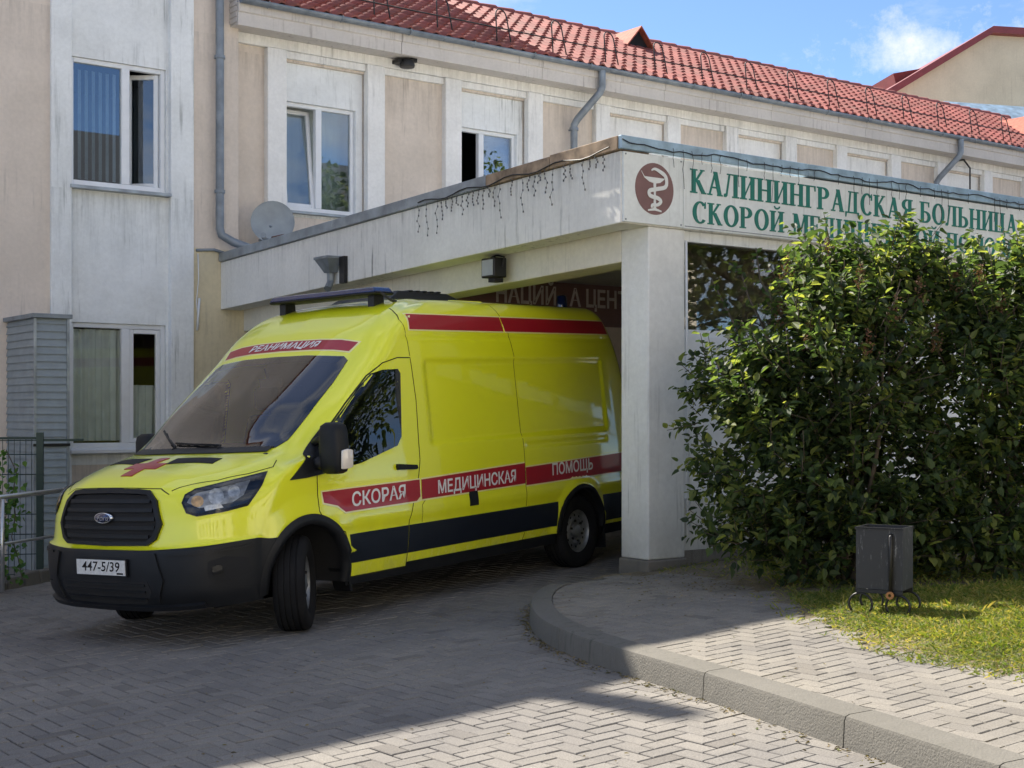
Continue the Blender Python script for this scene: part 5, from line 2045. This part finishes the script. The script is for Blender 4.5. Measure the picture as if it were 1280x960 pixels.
def rv():
    while True:
        v = Vector((random.uniform(-1, 1), random.uniform(-1, 1), random.uniform(-1, 1)))
        if .01 < v.length < 1: return v.normalized()


def shrub(label, base, blobs, nleaf, nstem, seeds=(), lsize=.078, extra=()):
    """blobs: (centre, radii, share) volumes the twigs fill"""
    sh = empty('lilac_shrub', (base[0], base[1], gz(base[0], base[1]) + KH))
    tag(sh, label, 'shrub', 'lilac shrubs in front of the canopy')
    org = sh.location.copy()
    V, Fc = [], []
    stems = MB()
    twigs = []
    for i in range(nstem):
        bl = random.choices(blobs, [b[2] for b in blobs])[0]
        c, r, _ = bl
        tgt = Vector(c) + Vector((random.gauss(0, .4) * r[0], random.gauss(0, .4) * r[1], random.uniform(.1, .85) * r[2]))
        st = Vector((base[0] + random.gauss(0, .22), base[1] + random.gauss(0, .15), org.z - .02))
        mid = st.lerp(tgt, .45) + Vector((random.gauss(0, .1), random.gauss(0, .1), .12))
        pts = [st, st.lerp(mid, .5) + rv() * .03, mid, mid.lerp(tgt, .55) + rv() * .04, tgt]
        stems.tube([p - org for p in pts], [.022, .018, .014, .009, .004], 6)
        twigs.append(pts)
    tot = 0
    shoots = []
    while tot < nleaf:
        c, r, _ = random.choices(blobs, [b[2] for b in blobs])[0]
        u = rv()
        q = random.random() ** .42
        p0 = Vector((c[0] + u.x * r[0] * q, c[1] + u.y * r[1] * q, c[2] + u.z * r[2] * q))
        if p0.z < org.z + .04: continue
        nz = math.sin(p0.x * 6.3 + 1) * math.sin(p0.y * 5.1) * math.sin(p0.z * 5.7 + 2) + .5 * math.sin(p0.x * 13 + p0.z * 11)
        if random.random() > .50 + .75 * nz: continue
        dirn = (u * .9 + Vector((0, 0, .75)) + rv() * .5).normalized()
        n = random.randint(5, 11)
        L = random.uniform(.14, .30)
        p1 = p0 + dirn * L
        shoots.append((p0, p1))
        for k in range(n):
            f = (k + .5) / n
            p = p0.lerp(p1, f)
            side = rv()
            side = (side - dirn * side.dot(dirn))
            side.normalize()
            d = (side + dirn * .55 + Vector((0, 0, -.25 + .2 * f))).normalized()
            sz = lsize * random.uniform(.45, 1.25)
            nrm = (Vector((0, 0, 1)) + rv() * .55 + dirn * .2).normalized()
            leaf_geo(V, Fc, p + d * .02 - org, d, nrm, sz, sz * random.uniform(.28, .40), sz * random.uniform(.03, .2))
            tot += 1
    for a, b in shoots[::2]: stems.tube([a - org, b - org], [.004, .002], 4)
    for pts in extra:                       # thin bare-ish branches with small leaves
        stems.tube([Vector(p) - org for p in pts], [.010 - .007 * i / len(pts) for i in range(len(pts))], 5)
        for k in range(len(pts) - 1):
            a, b = Vector(pts[k]), Vector(pts[k + 1])
            for j in range(7):
                p = a.lerp(b, random.random()); d = (rv() + Vector((0, 0, .2))).normalized()
                leaf_geo(V, Fc, p - org, d, (Vector((0, 0, 1)) + rv() * .6).normalized(), lsize * .8, lsize * .26, .006)
    raw('crown', V, Fc, M['leaf'], sh, False)
    stems.build('stem', M['bark'], sh, smooth=True)
    for (x, y, z) in seeds:
        v2, f2 = [], []
        top = Vector((x, y, z)) - org
        for k in range(70):
            f = random.random()
            rr = .055 * (1 - f * .75)
            p = top + Vector((random.gauss(0, rr * .6), random.gauss(0, rr * .6), -.11 + .2 * f))
            d = rv()
            leaf_geo(v2, f2, p, d, rv(), .022, .007, .003)
        tag(raw('seed_head', v2, f2, M['seed'], sh, False), kind='stuff')
    return sh


def at(px, py, d):
    return Vector(((px - 640) / F_PX * d, d, CAM_H + (HORIZON - py) / F_PX * d))


def blob(px, py, d, rx, rz, ry=.5, share=1.0):
    c = at(px, py, d)
    return (tuple(c), (rx / F_PX * d, ry, rz / F_PX * d), share)


random.seed(21)
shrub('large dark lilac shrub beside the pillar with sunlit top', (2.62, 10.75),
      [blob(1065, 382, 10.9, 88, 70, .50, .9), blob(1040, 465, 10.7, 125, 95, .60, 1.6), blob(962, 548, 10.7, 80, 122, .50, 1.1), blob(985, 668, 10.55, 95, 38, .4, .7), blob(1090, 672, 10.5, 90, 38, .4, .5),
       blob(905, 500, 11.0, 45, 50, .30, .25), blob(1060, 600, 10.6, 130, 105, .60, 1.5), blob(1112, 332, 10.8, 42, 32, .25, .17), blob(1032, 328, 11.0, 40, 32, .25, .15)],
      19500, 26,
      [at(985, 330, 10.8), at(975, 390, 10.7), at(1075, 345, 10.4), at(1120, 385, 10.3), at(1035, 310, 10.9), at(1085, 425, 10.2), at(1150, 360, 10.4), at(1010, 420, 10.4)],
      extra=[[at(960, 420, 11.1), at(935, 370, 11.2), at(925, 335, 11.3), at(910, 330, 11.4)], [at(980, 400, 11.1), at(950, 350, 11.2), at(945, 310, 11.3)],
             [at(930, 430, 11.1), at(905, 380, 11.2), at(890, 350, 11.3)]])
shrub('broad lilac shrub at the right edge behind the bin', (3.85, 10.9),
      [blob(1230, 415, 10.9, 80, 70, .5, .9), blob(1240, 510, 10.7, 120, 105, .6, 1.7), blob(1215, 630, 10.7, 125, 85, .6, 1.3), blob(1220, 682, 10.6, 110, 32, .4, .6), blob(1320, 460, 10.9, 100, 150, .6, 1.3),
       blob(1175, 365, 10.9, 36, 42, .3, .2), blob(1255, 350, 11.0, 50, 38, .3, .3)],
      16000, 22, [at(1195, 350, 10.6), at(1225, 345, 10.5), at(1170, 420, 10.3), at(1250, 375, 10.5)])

# ================================================================== litter bin
bx, by = 2.40, 9.06
bin_ = empty('litter_bin', (bx, by, gz(bx, by) + KH), rad(-31))
tag(bin_, 'weathered dark metal litter bin on curled wire feet at the lawn edge', 'litter bin')
t = NT('scratched_bin_metal')
c = t.coord()
scr = t.math('MULTIPLY', t.ramp(t.noise(t.mapping(c, (28, 28, 5)), 2.2, 8, .75), .56, .70), t.ramp(t.noise(c, 5, 3), .38, .62))
t.l(t.mix(scr, (.038, .038, .038), (.42, .42, .41)), t.b.inputs['Base Color'])
t.b.inputs['Roughness'].default_value = .55
t.b.inputs['Metallic'].default_value = .3
t.bump(t.noise(c, 40, 4), .2, .003)
M['bin'] = t.mat
mb = MB()
w, dp, z0, z1 = .15, .12, .155, .55
for a in ((-w, w, -dp, -dp + .006), (-w, w, dp - .006, dp), (-w, -w + .006, -dp + .007, dp - .007), (w - .006, w, -dp + .007, dp - .007)):
    mb.box(*a, z0, z1)
mb.box(-w + .007, w - .007, -dp + .007, dp - .007, z0, z0 + .006)
mb.build('box', M['bin'], bin_)
mb = MB(); frame_ring(mb, -w - .006, w + .006, z1 - .016, z1, .012, -dp - .006, -dp - .001); mb.box(-w - .006, w + .006, dp + .001, dp + .006, z1 - .02, z1)
mb.build('rim', M['bin'], bin_)
mb = MB(); mb.tube([(w * .52, -dp - .018, z0 - .03), (w * .52, -dp - .018, z1 - .06), (w * .52, -dp + .0, z1 - .045)], .013, 8); mb.build('post', M['black_metal'], bin_, smooth=True)
mb = MB(); mb.box(-w, w, -dp - .01, -dp + .01, z0 - .025, z0 - .002); mb.box(-w, w, dp - .012, dp + .008, z0 - .025, z0 - .002); mb.build('frame', M['black_metal'], bin_)
for sx in (-.12, .12):
    for sy in (-dp, dp):
        pts = [(sx + .075 * math.cos(a), sy, .055 + .07 * math.sin(a) * 1.0) for a in [rad(-40 + 260 * k / 16) for k in range(17)]]
        mb = MB(); mb.tube(pts, .008, 6); mb.build('foot', M['black_metal'], bin_, smooth=True)
mb = MB(); mb.lathe([(0, .026), (.012, .024), (.012, .010), (.002, .009)], (w * .52, -dp - .03, z0 - .03), (0, -1, 0), (0, 0, 1), 14)
mb.build('bolt', plain('rust_bolt', (.35, .16, .06), .8), bin_)

# ================================================================== left corner
duct = empty('duct_housing', W0, ROT)
tag(duct, 'tall grey housing clad in horizontal metal siding at the wall', 'housing')
s0, s1, o0, o1, zt = -2.63, -2.27, -1.0, -.01, 2.56
mb = MB(); mb.box(s0 + .02, s1 - .02, o0 + .02, o1, -.5, zt); mb.build('core', M['lap'], duct)
z = -.45
lh = .082
while z < zt - .03:
    e = min(z + lh, zt - .01)
    mb = MB()
    mb.prism([(s0 + .004, o0 + .018, z), (s0 + .004, o0 - .004, z), (s0 + .004, o0 + .012, e), (s0 + .004, o0 + .018, e)], (s1 - s0 - .008, 0, 0))
    mb.build('slat', M['lap'], duct)
    mb = MB()
    mb.prism([(s0 + .018, o0 + .006, z), (s0 + .018, o0 + .006, e), (s0 + .012, o0 + .006, e), (s0 - .004, o0 + .006, z)], (0, o1 - o0 - .01, 0))
    mb.build('slat', M['lap'], duct)
    z += lh
for (a, b) in ((s0, o0), (s1, o0)):
    mb = MB(); mb.box(a - .014, a + .014, b - .014, b + .014, -.5, zt); mb.build('corner_trim', M['zinc'], duct)
mb = MB(); mb.box(s0 - .04, s1 + .04, o0 - .04, o1, zt + .002, zt + .05); mb.build('cap', M['pipe'], duct, bevel=.005)
mb = MB(); mb.box(s0 - .02, s1 + .02, o0 - .02, o0 + .0, 1.17, 1.20); mb.build('strap', M['black_metal'], duct)


def gp(px, py, h=0.0):
    """point on the yard surface under a pixel"""
    d = Vector(((px - 640) / F_PX, 1, (HORIZON - py) / F_PX))
    t_ = (GY * -8 + h - CAM_H) / (d.z - GX * d.x - GY)
    return Vector((d.x * t_, t_, CAM_H + d.z * t_))


fb = gp(50, 727)
fence = empty('mesh_fence', (fb.x, fb.y, fb.z), math.atan2(.25, 1))
tag(fence, 'dark green welded mesh fence panel with square post by the grey housing', 'fence')
mb = MB(); mb.box(-.035, .035, -.03, .03, -.1, 1.50); mb.build('post', M['green_metal'], fence, bevel=.004)
mb = MB(); mb.box(-1.7, -1.63, -.03, .03, -.1, 1.5); mb.build('post', M['green_metal'], fence, bevel=.004)
k = 0
x = -1.62
while x < -.04:
    mb = MB(); mb.tube([(x, .0, .05), (x, .0, 1.44)], .0035, 5); mb.build('wire', M['green_metal'], fence); x += .055
for z in (.08, .28, .48, .68, .88, 1.08, 1.28, 1.42):
    mb = MB(); mb.tube([(-1.63, -.006, z), (-.035, -.006, z)], .005, 5); mb.build('wire', M['green_metal'], fence)
mb = MB(); mb.box(-1.63, -.036, -.018, .018, 1.43, 1.455); mb.box(.036, .42, -.012, .012, 1.41, 1.435); mb.build('rail', M['green_metal'], fence)

d0 = 12.6
hr = empty('handrail', at(3, 735, d0), 0)
tag(hr, 'two-bar tubular steel handrail running in from the left edge', 'handrail')
A = hr.location.copy()
mb = MB(); mb.tube([at(-60, 628, d0 - .3) - A, at(3, 621.5, d0) - A, at(92, 611, d0 + .75) - A], .024, 10); mb.build('rail', M['steel'], hr, smooth=True)
mb = MB(); mb.tube([at(-60, 688, d0 - .3) - A, at(3, 680, d0) - A, at(82, 668, d0 + .7) - A], .014, 8); mb.build('rail', M['steel'], hr, smooth=True)
mb = MB(); mb.tube([at(3, 740, d0) - A, at(3, 621.5, d0) - A], .02, 8); mb.build('post', M['steel'], hr, smooth=True)
mb = MB(); mb.tube([at(92, 735, d0 + .75) - A, at(92, 611, d0 + .75) - A], .02, 8); mb.build('post', M['steel'], hr, smooth=True)

# stone edging, stones one by one
edge = empty('stone_edging', gp(20, 742))
tag(edge, 'low rough stone edging at the left side of the drive', 'edging')
E0 = edge.location.copy()
pA, pB = gp(-60, 752), gp(86, 722)
random.seed(4)
f0 = 0
dv = pB - pA
while f0 < 1:
    L = random.uniform(.16, .30) / dv.length
    c0 = pA + dv * f0; c1 = pA + dv * min(1, f0 + L * .96)
    nrm = Vector((-dv.y, dv.x, 0)).normalized()
    h = random.uniform(.09, .13); wd = random.uniform(.13, .18)
    q = [c0, c1, c1 + nrm * wd, c0 + nrm * wd]
    low = [p + Vector((random.gauss(0, .008), random.gauss(0, .008), -.05)) - E0 for p in q]
    top = [p + Vector((random.gauss(0, .012), random.gauss(0, .012), h + random.gauss(0, .012))) - E0 for p in q]
    mb = MB(); mb.hexa(low + top); mb.build('stone', M['concrete'], edge, bevel=.02)
    f0 += L
random.seed(5)
ivb = at(8, 700, 13.0)
iv = empty('ivy', (ivb.x, ivb.y, gz(ivb.x, ivb.y)))
tag(iv, 'green climbing plant on the fence at the left edge', 'climber')
V, Fc = [], []
o = iv.location.copy()
stm = MB()
for k in range(9):
    x0 = at(random.uniform(-35, 26), 725, 13.05)
    top = at(random.uniform(-40, 20) - 6, random.uniform(548, 640), 13.05)
    pts = [x0.lerp(top, j / 6) + Vector((random.gauss(0, .03), random.gauss(0, .02), 0)) for j in range(7)]
    stm.tube([p - o for p in pts], .005, 4)
    for j in range(85):
        f = random.random(); i = min(5, int(f * 6)); p = pts[i].lerp(pts[i + 1], f * 6 - i)
        p = p + Vector((random.gauss(0, .05), random.gauss(0, .04), random.gauss(0, .03)))
        d = (rv() + Vector((0, -.5, -.4))).normalized()
        leaf_geo(V, Fc, p - o, d, (Vector((0, -.7, .6)) + rv() * .5).normalized(), random.uniform(.04, .075), .024, .006)
raw('foliage', V, Fc, leaf_material('ivy_leaves', [(.03, .08, .015), (.06, .14, .03), (.10, .19, .04)], .3), iv, False)
stm.build('stem', M['bark'], iv)


# ================================================================== small litter on the ground
random.seed(11)
V, Fc = [], []
for k in range(1500):
    r = random.random()
    if r < .62:       # along the foot of the kerb
        i = random.randrange(8, len(KP) - 2)
        p = KP[i]; n = near_seg(p, KP)[2]
        dd = abs(random.gauss(0, .035)) + .008
        x = p[0] - n[0] * dd + random.gauss(0, .06) * .3; y = p[1] - n[1] * dd + random.gauss(0, .08)
        if inside((x, y), KP + [(12, 3.1), (12, 13)]): continue
        z = gz(x, y)
    elif r < .85:     # crumbs by the pillar and lawn edge
        x = random.gauss(1.5, .35); y = random.gauss(10.9, .5)
        if not inside((x, y), OUT_POLY) or y > 11.7: continue
        z = gz(x, y) + KH
    else:
        x = random.uniform(-3.5, 3.2); y = random.uniform(5.6, 11)
        z = gz(x, y) + (KH if inside((x, y), OUT_POLY) else 0)
    a = random.uniform(0, 6.28)
    leaf_geo(V, Fc, Vector((x, y, z + .004)), Vector((math.cos(a), math.sin(a), .1)), Vector((random.gauss(0, .3), random.gauss(0, .3), 1)), random.uniform(.008, .028), random.uniform(.003, .008), .003)
tag(raw('leaf_litter', V, Fc, leaf_material('dry_litter', [(.05, .04, .02), (.16, .12, .06), (.28, .22, .12), (.08, .1, .03)], .1, .8), None, False),
    'dry leaf crumbs and grit scattered along the kerb', 'litter', kind='stuff')

# trees across the yard, out of frame to the right: seen only as reflections in the glass
random.seed(31)
for (x, y, h, lab) in ((12.8, 11.2, 7.5, 'broad leafy tree standing to the right of the yard'), (16.5, 14.0, 8.5, 'tall leafy tree beyond the lawn on the right'), (12.0, -1.5, 8.0, 'leafy tree behind the camera on the right')):
    tr = empty('tree', (x, y, gz(x, y)))
    tag(tr, lab, 'tree')
    mb = MB()
    mb.tube([(0, 0, -.2), (.1, 0, h * .3), (0, .1, h * .6), (.1, .1, h * .9)], [.2, .16, .1, .03], 8)
    for k in range(9):
        a = k * 2.4; z = h * (.3 + .06 * k)
        mb.tube([(.05, .05, z), (math.cos(a) * 1.0, math.sin(a) * 1.0, z + .7), (math.cos(a) * 1.9, math.sin(a) * 1.9, z + 1.1)], [.07, .05, .02], 6)
    mb.build('trunk', M['bark'], tr, smooth=True)
    V, Fc = [], []
    for k in range(6500):
        u = rv(); q = random.random() ** .4
        p = Vector((u.x * 2.6 * q, u.y * 2.6 * q, h * .62 + u.z * h * .40 * q))
        if math.sin(p.x * 2.2) * math.sin(p.y * 2.5 + 1) * math.sin(p.z * 2.1) < -.25: continue
        leaf_geo(V, Fc, p, (rv() + Vector((0, 0, -.3))).normalized(), (Vector((0, 0, 1)) + rv() * .8).normalized(), random.uniform(.12, .22), .06, .015)
    raw('crown', V, Fc, M['leaf'], tr, False)

# the sunlit house across the yard, behind the camera: mirrored in the windows and lighting the shade
OH = -29.0
opp = building('opposite_house')
tag(opp, 'long pale gabled house across the yard behind the camera', 'building')
M['oppwall'] = plaster('pale_house_render', (.84, .78, .66), (.4, .36, .3), .4)
mb = MB()
ohw = [(-26 + 3.6 * i, -24.6 + 3.6 * i, z, z + 1.6) for i in range(12) for z in (1.2, 4.4)]
mb.box(-30, 22, OH - 8, OH, -.6, 8.8)
mb.prism([(-10.5, OH + .02, 8.8), (-3.5, OH + .02, 8.8), (-7, OH + .02, 12.2)], (0, -6, 0))
mb.build('wall', M['oppwall'], opp)
mb = MB()
mb.prism([(-30.4, OH + .45, 8.75), (-30.4, OH - 4, 11.6), (-30.4, OH - 8.4, 8.75)], (52.8, 0, 0))
rfo = mb.build('roof', plain('slate_roof', (.05, .055, .065), .7), opp)
for a, b, c, d in ohw:
    w = MB(); frame_ring(w, a, b, c, d, .08, OH + .01, OH + .06)
    w = w.build('window', M['pvc'], opp)
    g = MB(); g.box(a + .08, b - .08, OH + .02, OH + .03, c + .08, d - .08); g.build('pane', M['gloss_black'], w)
